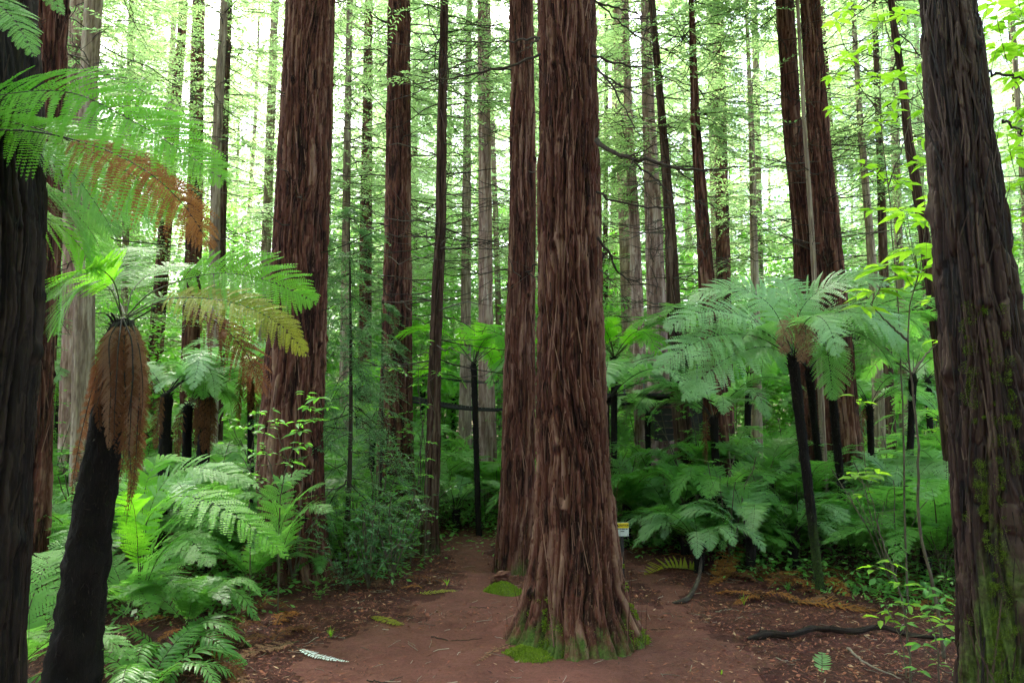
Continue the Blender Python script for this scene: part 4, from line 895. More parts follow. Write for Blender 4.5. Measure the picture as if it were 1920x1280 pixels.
# ---- broadleaf shrubs
SH = {}
def shrub_geo(seed, hgt_, spread, nst, leafL, leafW, nl, lm, upright=.6, tiers=3):
    rs = RS(seed); gs = Geo(); gl = Geo()
    for s in range(nst):
        a = rs.rand()*6.283; e = spread*rs.rand()**.6; K = 9; t = np.linspace(0, 1, K)[:, None]; hh = hgt_*rs.uniform(.55, 1)
        P = np.array([math.cos(a), math.sin(a), 0])*e*(t**1.3)+np.array([0, 0, hh])*t+np.cumsum(rs.normal(0, .018*hh, (K, 3)), 0)*t
        tubes(gs, P, .004+.006*hgt_**.5*(1-.75*t[:, 0]), 5, 0, .5)
        for b in range(int(5+hh*3)):
            k = rs.randint(2, K); aa = rs.rand()*6.283; l = hgt_*rs.uniform(.10, .30); t2 = np.linspace(0, 1, 5)[:, None]
            d = np.array([math.cos(aa), math.sin(aa), rs.uniform(-.1, .7)]); Q = P[k]+d*l*t2+rs.normal(0, .012, (5, 3))*t2-np.array([0, 0, .15*l])*t2*t2
            tubes(gs, Q, .0035*(1-.6*t2[:, 0]), 3, 0, .5)
            n = nl; q = rs.rand(n, 1)**.7; C = Q[0]+(Q[-1]-Q[0])*q; ap = rs.rand(n)*6.283
            dd = nrm(d)*.5+np.stack([np.cos(ap), np.sin(ap), rs.uniform(-.3, .35, n)], -1)
            leaf6(gl, C, dd, np.array([0, 0, 1.])+rs.normal(0, .3, (n, 3)), leafL*rs.uniform(.6, 1.15, n), leafW*rs.uniform(.7, 1.15, n), 0, rs.rand()*.5+rs.rand(n)*.5)
    return gs.mesh('stem', [M['twig']]), gl.mesh('foliage', [M[lm]])
def shrub_var(k, i):
    if (k, i) not in SH:
        a = dict(small=(1.0, .45, 6, .065, .032, 12, 'broad'), tall=(2.4, .7, 6, .075, .034, 14, 'broad'), dark=(.9, .5, 9, .06, .022, 14, 'broad_dark'), fine=(1.6, .7, 8, .04, .02, 22, 'broad'), bright=(1.5, .5, 4, .10, .045, 9, 'broad_bright'))[k]
        SH[(k, i)] = shrub_geo(700+sum(map(ord, k))+i*11, *a)
    return SH[(k, i)]
def shrub(x, y, k, i, sc, label=None, rz=0., name='shrub'):
    o = empty(name, (x, y, hz(x, y)), label, 'shrub'); s, f = shrub_var(k, i)
    for nm, me in (('stem', s), ('foliage', f)):
        c = put(nm, me, o); c.scale = (sc, sc, sc); c.rotation_euler = (0, 0, rz)
    return o
rs = RS(2718); ps = []; cnt = 0
while cnt < 190:
    y = 8.8+rs.rand()**.9*24; x = rs.uniform(-1, 1)*(y*.74+.8)
    if blocks_view(x, y, 1) or not free(x, y, .7, ps) or not free(x, y, .45, EXF) or (y < 12 and -1.6 < x < 2.0): continue
    k = rs.choice(['small', 'tall', 'dark', 'fine', 'bright'], p=[.28, .26, .14, .26, .06])
    if k == 'tall' and y < 12: k = 'fine'
    ps.append((x, y)); sc = rs.uniform(.75, 1.25)*(1 if y < 18 else 1.35)
    o = shrub(x, y, k, rs.randint(3), sc, None, rs.rand()*6.28); cnt += 1
    REG.append((o, 'shrub', {'small': 'small leafy', 'tall': 'tall leafy', 'dark': 'dark glossy', 'fine': 'fine leaved', 'bright': 'lime leaved'}[k]+' shrub', x, y))

# ---- explicit shrubs and saplings
for px, py, k, i, sc, lab in [(690, 1105, 'dark', 0, 1.25, 'larger glossy dark evergreen bush at the litter edge beside the path'), (735, 1085, 'dark', 1, 1.3, 'second glossy dark bush, on the path side of the first'), (650, 1110, 'dark', 2, .75, 'small drooping glossy bush next to the broad redwood foot'),
    (770, 1050, 'small', 0, .9, 'leafy shrub beside the slim dark redwood foot'), (860, 985, 'small', 1, 1.0, 'leafy shrub closing the far end of the path'), (910, 985, 'fine', 0, .6, 'fine leaved shrub beyond the far path end'), (790, 1015, 'fine', 2, 1.0, 'fine leaved bright shrub between ribbed and slim redwoods'), (655, 1075, 'small', 1, 1.1, 'leafy shrub rising behind the glossy bush by the broad redwood'), (705, 1040, 'fine', 0, 1.1, 'fine leaved shrub just behind the glossy dark bushes'), (1290, 1035, 'small', 0, .9, 'leafy shrub among ferns second from the caution sign'), (1440, 1040, 'fine', 2, .9, 'fine leaved shrub beside the short stout tree fern'), (1660, 1040, 'small', 1, 1.1, 'leafy shrub behind the lime sapling stem'), (1235, 1020, 'fine', 1, .8, 'fine leaved shrub close behind the caution sign'), (600, 1135, 'small', 2, .25, 'tiny creeping plant patch in front of the broad redwood'),
    (1300, 1010, 'fine', 1, .9, 'fine leaved shrub above the dense ferns by the sign'), (1370, 1000, 'small', 2, 1.0, 'leafy shrub between sign ferns and silver tree ferns')]:
    p = onground(px, py); lab = lab.replace(' left of the path', ' beside the path'); shrub(p[0], p[1], k, i, sc, lab, i*2.)
def sapling(name, label, stems, clusters, leafL, leafW, mat, seed, r0=.012, nper=7, flat=True, stemmat='twig'):
    allp = [W(*p) for s in stems for p in s]; b = allp[0]; o = empty(name, (b[0], b[1], hz(b[0], b[1])), label, 'sapling'); rs = RS(seed)
    for j, s in enumerate(stems):
        g = Geo(); P = curve([W(*p) for p in s], 24); 
        if j == 0: P[0, 2] = hz(P[0, 0], P[0, 1])-.03
        P[1:-1] += rs.normal(0, .004, (22, 3)); tubes(g, P, r0*(.75 if j else 1)*(1-.7*np.linspace(0, 1, 24)), 6, 0, .5); put('stem', g.mesh('stem', [M[stemmat]]), o, True)
    g = Geo(); gt = Geo()
    for (px, py, D, n, sc) in clusters:
        c = W(px, py, D); ap = rs.rand()*6.283+np.arange(n)*6.283/n+rs.normal(0, .25, n)
        d = np.stack([np.cos(ap), np.sin(ap), rs.uniform(-.15, .35, n)], -1)
        leaf6(g, c+d*.02+rs.normal(0, .012, (n, 3)), d, np.array([0, 0, 1.])+rs.normal(0, .25, (n, 3)), leafL*sc*rs.uniform(.7, 1.1, n), leafW*sc*rs.uniform(.8, 1.1, n), 0, rs.rand(n), curl=.3)
        # little twig to the closest stem point
        S = np.vstack([curve([W(*p) for p in s], 30) for s in stems]); k = np.argmin(np.linalg.norm(S-c-[0, 0, -.08], axis=1)); t = np.linspace(0, 1, 5)[:, None]
        tubes(gt, S[k]+(c-S[k])*t-np.array([0, 0, .1])*np.linalg.norm(c-S[k])*np.sin(t*np.pi), .0035, 4, 0, .5)
    put('foliage', g.mesh('foliage', [M[mat]]), o, True); put('twig', gt.mesh('twig', [M[stemmat]]), o, True)
    return o
sapling('sapling', 'lime green sapling with crooked dark stem and whorled leaves before the mossy trunk',
    [[(1768, 1185, 6.9), (1745, 1080, 6.8), (1722, 980, 6.8), (1722, 860, 6.7), (1716, 780, 6.7), (1702, 650, 6.6), (1706, 580, 6.6), (1722, 515, 6.5)], [(1703, 640, 6.6), (1660, 600, 6.5), (1632, 570, 6.5)], [(1710, 700, 6.6), (1740, 660, 6.8), (1765, 640, 6.9)]],
    [(1715, 468, 6.4, 8, 1.2), (1665, 500, 6.4, 7, 1.1), (1640, 548, 6.5, 7, 1.0), (1730, 512, 6.5, 6, .9), (1700, 400, 6.6, 6, .9), (1735, 415, 6.5, 6, .8), (1762, 480, 6.5, 5, .9), (1620, 575, 6.5, 5, .8), (1700, 520, 6.4, 5, .8), (1690, 395, 6.7, 5, .7), (1766, 640, 6.9, 4, .6), (1750, 560, 6.7, 5, .7), (1755, 375, 6.6, 5, .8)], .27, .10, 'broad_bright', 801, .016)
sapling('sapling', 'young lime leaved seedling stem rising in front of the silver fern stems',
    [[(1705, 1240, 6.2), (1690, 1120, 6.2), (1650, 1000, 6.3), (1625, 900, 6.3)], [(1690, 1120, 6.2), (1670, 1070, 6.1), (1655, 1062, 6.1)]],
    [(1605, 892, 6.3, 6, 1.2), (1640, 885, 6.3, 5, 1.0), (1612, 750, 6.4, 4, .9), (1640, 1065, 6.1, 4, 1.0), (1672, 1055, 6.1, 4, .9), (1692, 1095, 6.0, 5, .8), (1700, 1135, 6.1, 5, .7), (1655, 1160, 6.0, 5, .9), (1675, 1150, 6.0, 5, .8), (1740, 1155, 6.1, 5, .8), (1770, 1170, 6.2, 5, .8), (1620, 925, 6.3, 5, .6)], .15, .06, 'broad_bright', 802, .009)
sapling('sapling', 'green leaved seedling clump at the foot of the mossy trunk',
    [[(1760, 1250, 5.9), (1755, 1200, 5.9), (1740, 1150, 5.9)], [(1700, 1270, 5.9), (1690, 1200, 5.9), (1660, 1130, 5.9)]],
    [(x, y, 5.9+.1*math.sin(x), 5, .8+.3*math.cos(x*3)) for x, y in [(1745, 1140), (1770, 1120), (1780, 1200), (1730, 1210), (1760, 1240), (1700, 1170), (1660, 1130), (1720, 1255), (1785, 1260), (1685, 1225), (1750, 1185), (1740, 1100), (1775, 1085), (1790, 1155)]], .11, .05, 'broad', 803, .007)
sapling('sapling', 'green leaved sapling standing before the broad redwood trunk',
    [[(524, 1040, 8.4), (526, 930, 8.2), (545, 850, 8.1), (560, 800, 8.1), (580, 760, 8.1)], [(560, 800, 8.1), (590, 780, 8.0), (605, 765, 8.0)], [(540, 870, 8.1), (520, 810, 8.0), (515, 785, 8.0)]],
    [(600, 748, 8.0, 7, 1.1), (580, 765, 8.0, 6, 1.0), (590, 790, 8.0, 7, 1.1), (555, 790, 8.05, 5, .9), (560, 810, 8.0, 6, 1.0), (612, 765, 8.0, 5, 1.0), (550, 840, 8.0, 6, 1.0), (545, 870, 8.0, 5, .9), (520, 790, 8.0, 5, .9), (500, 800, 8.0, 5, 1.0), (505, 770, 8.05, 4, .8), (570, 830, 8.0, 5, .8), (495, 812, 8.1, 5, .9), (530, 905, 8.2, 5, .8), (575, 740, 8.1, 5, .8)], .15, .055, 'broad', 804, .009)
sapling('sapling', 'round leaved sapling in the dark gap beside the broad redwood',
    [[(470, 1040, 8.8), (468, 940, 8.8), (470, 860, 8.7), (482, 780, 8.7)], [(470, 870, 8.7), (445, 820, 8.6), (430, 790, 8.6)]],
    [(482, 775, 8.7, 6, .9), (470, 800, 8.6, 6, .9), (440, 800, 8.6, 6, .8), (430, 785, 8.6, 5, .8), (460, 840, 8.6, 6, .9), (480, 850, 8.6, 6, 1.0), (500, 850, 8.6, 5, .8), (445, 870, 8.6, 6, .9), (475, 890, 8.6, 6, .9), (420, 830, 8.7, 5, .7), (490, 900, 8.6, 5, .9)], .11, .07, 'broad', 805, .008)
sapling('sapling', 'thin twiggy sapling in front of the slim dark redwood with bleached dry leaves',
    [[(796, 1045, 11.4), (800, 920, 11.3), (796, 830, 11.3), (784, 720, 11.3), (792, 640, 11.2)], [(798, 860, 11.3), (815, 780, 11.2), (800, 710, 11.2)]],
    [(795, 640, 11.3, 6, 1), (782, 720, 11.3, 6, 1), (760, 700, 11.3, 5, .9), (800, 760, 11.2, 5, .8), (806, 830, 11.2, 6, .9), (800, 860, 11.2, 6, .9), (798, 890, 11.3, 6, .9), (820, 700, 11.2, 5, .8), (740, 690, 11.3, 5, .9)], .15, .05, 'broad', 806, .011)
# leafy spray high up before the mossy trunk and at its far side
sapling('sapling', 'tall leafy sapling filling the upper gap between crooked trunk and mossy trunk',
    [[(1700, 1090, 8.8), (1690, 700, 8.8), (1670, 400, 8.8), (1650, 200, 8.8), (1655, 40, 8.8)], [(1665, 350, 8.8), (1700, 250, 8.7), (1715, 150, 8.7)], [(1655, 220, 8.8), (1600, 150, 8.6), (1560, 140, 8.5)]],
    [(x+RS(x).normal(0, 14), y+RS(x+1).normal(0, 14), 8.6+RS(y+2000).rand()*.7, 6, .9) for x, y in [(1560, 140), (1545, 60), (1600, 110), (1625, 80), (1640, 130), (1665, 90), (1680, 140), (1660, 180), (1700, 170), (1715, 120), (1690, 210), (1650, 240), (1700, 60), (1610, 170), (1720, 250), (1590, 40), (1640, 20), (1715, 300), (1680, 330), (1610, 330), (1640, 310), (1700, 380), (1560, 200), (1620, 390), (1660, 20), (1575, 90), (1720, 200), (1740, 330)]], .23, .10, 'broad_bright', 807, .012)
sapling('sapling', 'leafy young tree beyond the mossy trunk, seen past its far side',
    [[(2010, 1200, 8.0), (2000, 700, 8.0), (1960, 300, 8.0), (1920, 40, 8.0)], [(1975, 420, 8.0), (1930, 380, 8.0), (1905, 330, 8.0)], [(1960, 300, 8.0), (1925, 200, 8.0), (1890, 120, 8.0)]],
    [(x+RS(x+y).normal(0, 8), y+RS(x+y+9).normal(0, 10), 7.6+RS(x*y+1).rand()*.8, 6, 1.0) for x in (1870, 1893, 1912, 1940, 1970) for y in (5, 45, 95, 140, 200, 250, 290, 340, 400, 460) if not (x < 1880 and y > 130)], .22, .10, 'broad_bright', 808, .012)

# ---- young redwood with drooping sprays next to the broad redwood
b = onground(668, 1040); b[1] = 10.9; b = onground(668, 0, 10.9)
yr = empty('young_redwood', b, 'young redwood with drooping bluish green sprays between the broad and ribbed redwoods', 'tree')
g = Geo(); tubes(g, curve([(b[0], b[1], b[2]-.1), (b[0]+.05, b[1], 2), (b[0]-.05, b[1], 5.6)], 20), .045*(1-.9*np.linspace(0, 1, 20)), 8, 0, .5); put('trunk', g.mesh('trunk', [M['deadwood']]), yr, True)
add_crown(yr, 'young', 0, b, .6, 1.0); 
for px, D, lab, s_ in [(725, 13.2, 'smaller young redwood touching the ribbed redwood', .8), (600, 12.5, 'young redwood standing behind the broad redwood', 1.0)]:
    p = onground(px, 0, D); o = empty('young_redwood', p, lab, 'tree'); g = Geo(); tubes(g, curve([(p[0], D, -.1), (p[0]+.05, D, 2), (p[0], D, 5.4*s_)], 16), .04*(1-.9*np.linspace(0, 1, 16)), 7, 0, .5); put('trunk', g.mesh('trunk', [M['deadwood']]), o, True)
    add_crown(o, 'young', 1, p, px, s_)

# ---- undergrowth that nobody could count
rs = RS(99); N = 5200; y = 8.3+rs.rand(N)**1.1*32; x = rs.uniform(-1, 1, N)*(y*.75+1)
kk = ~inpoly(x, y, CLEAR) & ~inpoly(x*.98, y*.98, CLEAR) & ~((y < 11.5) & (x > -1.7) & (x < 2.1)); x, y = x[kk], y[kk]; n = len(x); m = 34
r = rs.uniform(.2, .5, n)*(1+y/30); hh = rs.uniform(.12, .75, n)*np.clip((y-7)/5, .25, 1.5)
th = rs.rand(n, m)*6.283; rr = rs.rand(n, m)**.6; zz = rs.rand(n, m)**.7
P = np.stack([x[:, None]+r[:, None]*rr*np.cos(th), y[:, None]+r[:, None]*rr*np.sin(th), hgt(x, y)[:, None]+hh[:, None]*zz*(1-.5*rr**2)], -1).reshape(-1, 3)
Dd = np.stack([np.cos(th), np.sin(th), rs.uniform(-.4, .3, (n, m))], -1).reshape(-1, 3)+rs.normal(0, .3, (n*m, 3)); Nn = np.array([0, 0, 1.])+rs.normal(0, .35, (n*m, 3))
L = np.repeat(rs.uniform(.04, .09, n)*(1+y/25), m)*rs.uniform(.7, 1.2, n*m)
g = Geo(); leaves(g, P, Dd, Nn, L, L*np.repeat(rs.choice([.25, .45, .6], n), m), 0, np.repeat(rs.rand(n), m)*.6+rs.rand(n*m)*.4)
tag(put('undergrowth', g.mesh('undergrowth', [M['fern_low']])), 'tangle of small green plants covering the floor between the ferns', 'undergrowth', kind='stuff')
# far understorey beyond the last trees
rs = RS(123); N = 6200; y = rs.uniform(24, 66, N); x = rs.uniform(-1, 1, N)*(y*.75+1); m = 60
r = rs.uniform(.7, 1.6, N); z0 = rs.uniform(.3, 1, N)*np.clip(y-18, 5, 17)*rs.rand(N)**.6
u = nrm(rs.normal(0, 1, (N, m, 3)))*(rs.rand(N, m, 1)**.5)*r[:, None, None]; u[..., 2] *= .55
P = (np.stack([x, y, z0], -1)[:, None]+u).reshape(-1, 3); n = len(P)
g = Geo(); leaves(g, P, rs.normal(0, 1, (n, 3))*[1, 1, .4], np.array([0, 0, 1.])+rs.normal(0, .5, (n, 3)), rs.uniform(.16, .34, n), rs.uniform(.07, .15, n), 0, np.repeat(rs.rand(N), m)*.6+rs.rand(n)*.4)
tag(put('far_undergrowth', g.mesh('far_undergrowth', [M['broad']])), 'mass of distant undergrowth and saplings closing off the wood', 'undergrowth', kind='stuff')

# ---- treewalk
mt_black = plain('tarred_timber', (.02, .017, .015), .5, (.035, .03, .027), 8); mt_steel = plain('dull_steel', (.2, .2, .2), .4, (.12, .12, .12))
def boxg(g, c, s, rz=0, mat=0):
    c = np.array(c, float); v = np.array([(a, b, d) for a in (-.5, .5) for b in (-.5, .5) for d in (-.5, .5)])*np.array(s); ca, sa = math.cos(rz), math.sin(rz)
    v = np.stack([v[:, 0]*ca-v[:, 1]*sa, v[:, 0]*sa+v[:, 1]*ca, v[:, 2]], -1)+c
    g.add(v, [[0, 1, 3, 2], [4, 6, 7, 5], [0, 4, 5, 1], [2, 3, 7, 6], [0, 2, 6, 4], [1, 5, 7, 3]], mat)
zd = W(1240, 742, 16.3)[2]; pc = W(1234, 742, 16.3)
tw = empty('suspended_walkway', (pc[0], 16.3, zd), 'black treewalk platform and hanging bridge wrapped round the tan redwood', 'footbridge')
g = Geo()
for k in range(8):
    a = k*math.pi/4; 
    for j in range(4):
        rr_ = .52+.24*j; boxg(g, (pc[0]+rr_*math.cos(a), 16.3+rr_*math.sin(a), zd), (.22, 2*rr_*math.tan(math.pi/8)+.02, .05), a)
    boxg(g, (pc[0]+1.0*math.cos(a), 16.3+1.0*math.sin(a), zd-.12), (.9, .07, .16), a+.39)
put('platform', g.mesh('platform', [mt_black]), tw, True)
g = Geo()
for k in range(8):
    a = (k+.5)*math.pi/4; q = np.array([pc[0]+1.4*math.cos(a), 16.3+1.4*math.sin(a), zd]); a2 = a+math.pi/4; q2 = np.array([pc[0]+1.4*math.cos(a2), 16.3+1.4*math.sin(a2), zd])
    tubes(g, [q, q+[0, 0, .3], q+[0, 0, .62]], .018, 6)
    if k not in (3, 7): 
        for h_ in (.3, .6): tubes(g, [q+[0, 0, h_], (q+q2)/2+[0, 0, h_-.02], q2+[0, 0, h_]], .009, 4)
put('railing', g.mesh('railing', [mt_steel]), tw, True)
xa, xb = W(770, 745, 16.6)[0], pc[0]-1.35
g = Geo(); n = 46
for k in range(n):
    t = (k+.5)/n; boxg(g, (xa+(xb-xa)*t, 16.5, zd-.02-.28*math.sin(t*math.pi)), (abs(xb-xa)/n*.9, .75, .07))
put('deck', g.mesh('deck', [mt_black]), tw, True)
for dy in (-.36, .36):
    for h_, r_ in ((-.06, .03), (.55, .012)):
        g = Geo(); t = np.linspace(0, 1, 24); tubes(g, np.stack([xa-.3+(xb-xa+.3)*t, 0*t+16.5+dy, zd+h_-.25*np.sin(t*np.pi)], -1), r_, 5); put('cable', g.mesh('cable', [mt_black]), tw, True)
# dark box platform seen behind the black trunk
g = Geo(); q = W(1262, 758, 15.4)
for k in range(7): boxg(g, (q[0]-.42+.14*k, 15.4, q[2]), (.13, .9, .06))
for k in range(5): boxg(g, (q[0], 14.93, q[2]-.14-.13*k), (.98, .05, .12))
boxg(g, (q[0]-.45, 15.4, q[2]-.4), (.05, .9, .5)); boxg(g, (q[0]+.45, 15.4, q[2]-.4), (.05, .9, .5))
tag(put('viewing_deck', g.mesh('viewing_deck', [mt_black])), 'black boarded landing half hidden behind the nearly black trunk', 'deck')

# ---- caution sign
sp0 = W(1167, 992, 9.9); sx, sz = sp0[0], sp0[2]; D = 9.9; w = wid(24, sp0); h = wid(25, sp0)
sg = empty('caution_sign', (sx, D, hz(sx, D)), 'small yellow and white caution sign beside the central giant among ferns', 'sign')
mY = plain('sign_yellow', (.75, .55, .01), .5, (.7, .5, .01)); mW = plain('sign_white', (.62, .64, .6), .5, (.55, .57, .52)); mK = plain('sign_ink', (.02, .02, .02), .5)
g = Geo(); boxg(g, (sx, D+.012, sz), (w, .012, h)); put('board', g.mesh('board', [mW]), sg, True)
g = Geo(); boxg(g, (sx, D+.001, sz+h*.29), (w*.97, .006, h*.38)); put('header', g.mesh('header', [mY]), sg, True)
g = Geo(); boxg(g, (sx, D+.045, (sz+h/2)/2-.03), (.04, .05, sz+h/2+.0)); put('post', g.mesh('post', [mt_black]), sg, True)
def text0(s, size, x, z, name='lettering'):
    c = bpy.data.curves.new(name, 'FONT'); c.body = s; c.size = size; c.align_x = 'CENTER'; c.align_y = 'CENTER'; c.extrude = .0008; c.materials.append(mK); c.offset = size*.02
    o = bpy.data.objects.new(name, c); COL.objects.link(o); o.parent = sg; o.rotation_euler = (math.pi/2, 0, 0); o.location = Vector((x, D-.0035, z))-sg.location; return o
def text(s, size, x, z, name='lettering'):
    o = text0(s, size, x, z, name); bpy.context.view_layer.update(); dg = bpy.context.evaluated_depsgraph_get(); me = bpy.data.meshes.new_from_object(o.evaluated_get(dg)); l = o.location.copy(); bpy.data.objects.remove(o)
    o = put(name, me, sg); o.rotation_euler = (math.pi/2, 0, 0); o.location = l; return o
text('CAUTION', h*.2, sx+w*.08, sz+h*.29); g = Geo(); a = h*.11; c0 = np.array([sx-w*.38, D-.003, sz+h*.29])
g.add([c0+[-a, 0, -a*.8], c0+[a, 0, -a*.8], c0+[0, 0, a]], [[0, 1, 2]]); put('warning_triangle', g.mesh('warning_triangle', [mK]), sg, True)
g = Geo()
for xo, wd_, zo in ((-.34, .16, .03), (-.17, .10, .03), (.06, .28, .03), (.33, .16, .03), (0, .30, -.14)): boxg(g, (sx+w*xo, D+.0045, sz+h*zo), (w*wd_, .004, h*.06))
put('illegible_lettering', g.mesh('illegible_lettering', [mK]), sg, True)

# ---- things lying on the floor
def ground_curve(pts, lift=.02): 
    out = []
    for p in pts:
        q = G(p[0], p[1]); q[2] = hz(q[0], q[1])+(p[2] if len(p) > 2 else lift); out.append(q)
    return out
def ground_frond(label, pts, Lpx, lm, seed, n=24, nb=8, simple=False, curl=.1, name='fallen_frond', lift=.025, cat='fallen frond', vee=.1, **k):
    c = ground_curve(pts, lift); P = curve(c); g = frond_geo(P, Lpx/F*P[:, 1].mean(), n, nb, .1, (0, -.15, 1), seed, .05, vee, .004, simple=simple, curl=curl, **k)
    o = put(name, g.mesh(name, [M[lm], M['stipe']])); return tag(o, label, cat)
ground_frond('white fallen silver fern frond lying on the bare path near the bottom', [(556, 1216), (590, 1228), (622, 1236), (655, 1238)], 11, 'fern_white', 1, 26, simple=True, name='fallen_frond')
ground_frond('small crumpled dull frond at the mossy root of the central giant', [(962, 1212), (930, 1222), (900, 1238), (880, 1242)], 9, 'fern_tan', 2, 14, nb=6, curl=.5)
ground_frond('pale green fallen frond lying before the ferns by the caution sign', [(1325, 1082), (1290, 1076), (1250, 1070), (1208, 1078)], 34, 'fern_yellow', 3, 20, simple=True, vee=.5)
ground_frond('yellow green fallen frond below the glossy dark bush', [(690, 1162), (715, 1168), (745, 1178), (760, 1182)], 16, 'fern_yellow', 4, 20)
ground_frond('short yellow green frond lying beside the glossy dark bush', [(780, 1118), (805, 1116), (830, 1116), (858, 1118)], 12, 'fern_yellow', 5, 20, simple=True)
ground_frond('tan dead frond lying curled below the mossy tree fern stem', [(1480, 1138), (1530, 1142), (1590, 1150), (1650, 1150)], 26, 'fern_rust', 6, 28, nb=8, curl=.3)
ground_frond('orange dead frond leaning out under the dense green ferns', [(1385, 1055, .3), (1370, 1075, .2), (1350, 1095, .06), (1328, 1110)], 26, 'fern_rust', 7, 22, curl=.3)
ground_frond('dull brown dead frond in the shade before the comb-leaved ferns', [(560, 1205), (500, 1222), (450, 1235), (400, 1240)], 26, 'fern_tan', 8, 26, nb=8, curl=.4)
ground_frond('bright teal fern frond standing in the litter at the bottom edge', [(1541, 1272, .0), (1542, 1260, .05), (1542, 1245, .07), (1541, 1238, .06)], 19, 'fern_silver', 9, 12, simple=True)
for i, (x0, y0, x1, y1) in enumerate([(1400, 1100, 1470, 1085), (1440, 1120, 1500, 1100), (1560, 1110, 1640, 1100), (1330, 1090, 1400, 1075), (1660, 1110, 1740, 1100), (420, 1210, 500, 1185), (380, 1265, 460, 1275), (470, 1160, 540, 1150)]):
    ground_frond(['curled brown dead frond in the shade behind the fallen pale stick', 'brown dead frond touching the tan curled frond tip', 'brown dead frond between the mossy stem and seedlings', 'rust coloured dead frond by the stick end', 'rust coloured dead frond below the mossy trunk ferns', 'dry brown frond at the comb-leaved fern edge', 'dry brown frond beside the bottom edge litter', 'dry brown frond before the broad redwood'][i], [(x0, y0, .05), ((x0+x1)/2, (y0+y1)/2-4, .12), (x1, y1, .04)], 24, 'fern_dead', 20+i, 20, nb=7, curl=.45)
def log(label, pts, r0, r1, mat, seed, name, cat, twigs=0, sides=14, rag=.3):
    P = curve(pts, 40); g = Geo(); n = 40; na = sides; u = np.arange(na)/na; rs = RS(seed); t = np.linspace(0, 1, n)
    T = nrm(np.gradient(P, axis=0)); A = nrm(np.cross(T, [0, 0, 1.])); B = np.cross(T, A); U, TT = np.meshgrid(u, t)
    rad = (r0+(r1-r0)*TT)*(1+rag*(vn(U*6, TT*9, seed, 6)-.5)+rag*.7*(vn(U*14, TT*30, seed+1, 14)-.5))*np.minimum(1, .35+6*np.minimum(TT, 1-TT))
    V = P[:, None]+rad[..., None]*(A[:, None]*np.cos(U*6.2832)[..., None]+B[:, None]*np.sin(U*6.2832)[..., None])
    g.add(V.reshape(-1, 3), grid_faces(n, na, True), 0, (.2+.6*vn(U*14, TT*20, seed+2, 14)).ravel(), 0, True)
    for e, k in ((0, 0), (n-1, 1)): g.add([P[e]]+[V[e, i] for i in range(na)], [[0, 1+i, 1+(i+1) % na] for i in range(na)], 0, .9)
    for i in range(twigs):
        k = rs.randint(3, 37); d = nrm(T[k]*rs.choice([-1, 1])+rs.normal(0, .6, 3)+[0, 0, .4]); t2 = np.linspace(0, 1, 6)[:, None]; l = rs.uniform(.05, .16)
        tubes(g, P[k]+d*l*t2+rs.normal(0, .01, (6, 3))*t2, r1*.35*(1-.7*t2[:, 0]), 4, 0, .5)
    return tag(put(name, g.mesh(name, [M[mat]])), label, cat)
log('broken brown stick with an upturned bent end lying on the path fork', ground_curve([(1262, 1140, .04), (1285, 1132, .04), (1300, 1118, .06), (1312, 1102, .12), (1316, 1082, .22)]), .032, .018, 'deadwood', 1, 'fallen_branch', 'stick', 2)
log('charred black splintered log lying across the red litter', ground_curve([(1402, 1206, .03), (1440, 1197, .05), (1480, 1201, .04), (1530, 1192, .06), (1600, 1197, .05), (1650, 1193, .07), (1700, 1200, .05), (1790, 1206, .04)]), .030, .022, 'bark_black', 2, 'charred_log', 'log', 14, 24, 1.1)
sk = [('thin dark stick lying on the path in front of the central giant', [(808, 1197), (840, 1201), (870, 1202), (904, 1198)], .006, 'deadwood'),
      ('slender twig on the bare path behind the thin dark stick', [(880, 1146), (905, 1148), (932, 1145)], .005, 'deadwood'),
      ('curved twig at the bottom edge of the path', [(688, 1275), (720, 1277), (755, 1268)], .007, 'deadwood'),
      ('thin pale twig leading from the litter to the fallen pale frond', [(1325, 1082), (1345, 1090), (1372, 1094), (1392, 1098)], .008, 'palewood'),
      ('forked light twig lying behind the charred log', [(1342, 1150), (1370, 1145), (1392, 1148), (1410, 1152)], .006, 'palewood'),
      ('long grey stick slanting through the seedlings near the bottom', [(1590, 1240, .1), (1630, 1262, .06), (1690, 1282, .03)], .012, 'palewood'),
      ('dark twig below the glossy bush', [(745, 1160), (765, 1158), (775, 1161)], .005, 'deadwood'),
      ('grey twig in the litter beside the charred log end', [(1455, 1242), (1475, 1248), (1500, 1242)], .005, 'palewood'),
      ('short dark stick lying past the white fallen frond', [(500, 1180), (520, 1172), (548, 1165)], .007, 'deadwood'),
      ('thin stick near the yellow green frond below the bush', [(640, 1150), (670, 1152), (700, 1147)], .005, 'deadwood'),
      ('thin twig on the fork path beyond the root flare', [(1215, 1182), (1240, 1183), (1262, 1180)], .004, 'deadwood')]
for i, (lab, pts, r_, mt) in enumerate(sk):
    P = curve(ground_curve(pts, .012), 20); P[1:-1] += RS(i).normal(0, .004, (18, 3)); g = Geo(); tubes(g, P, r_*(1-.6*np.linspace(0, 1, 20)), 6, 0, .4); tag(put('twig', g.mesh('twig', [M[mt]])), lab, 'twig')
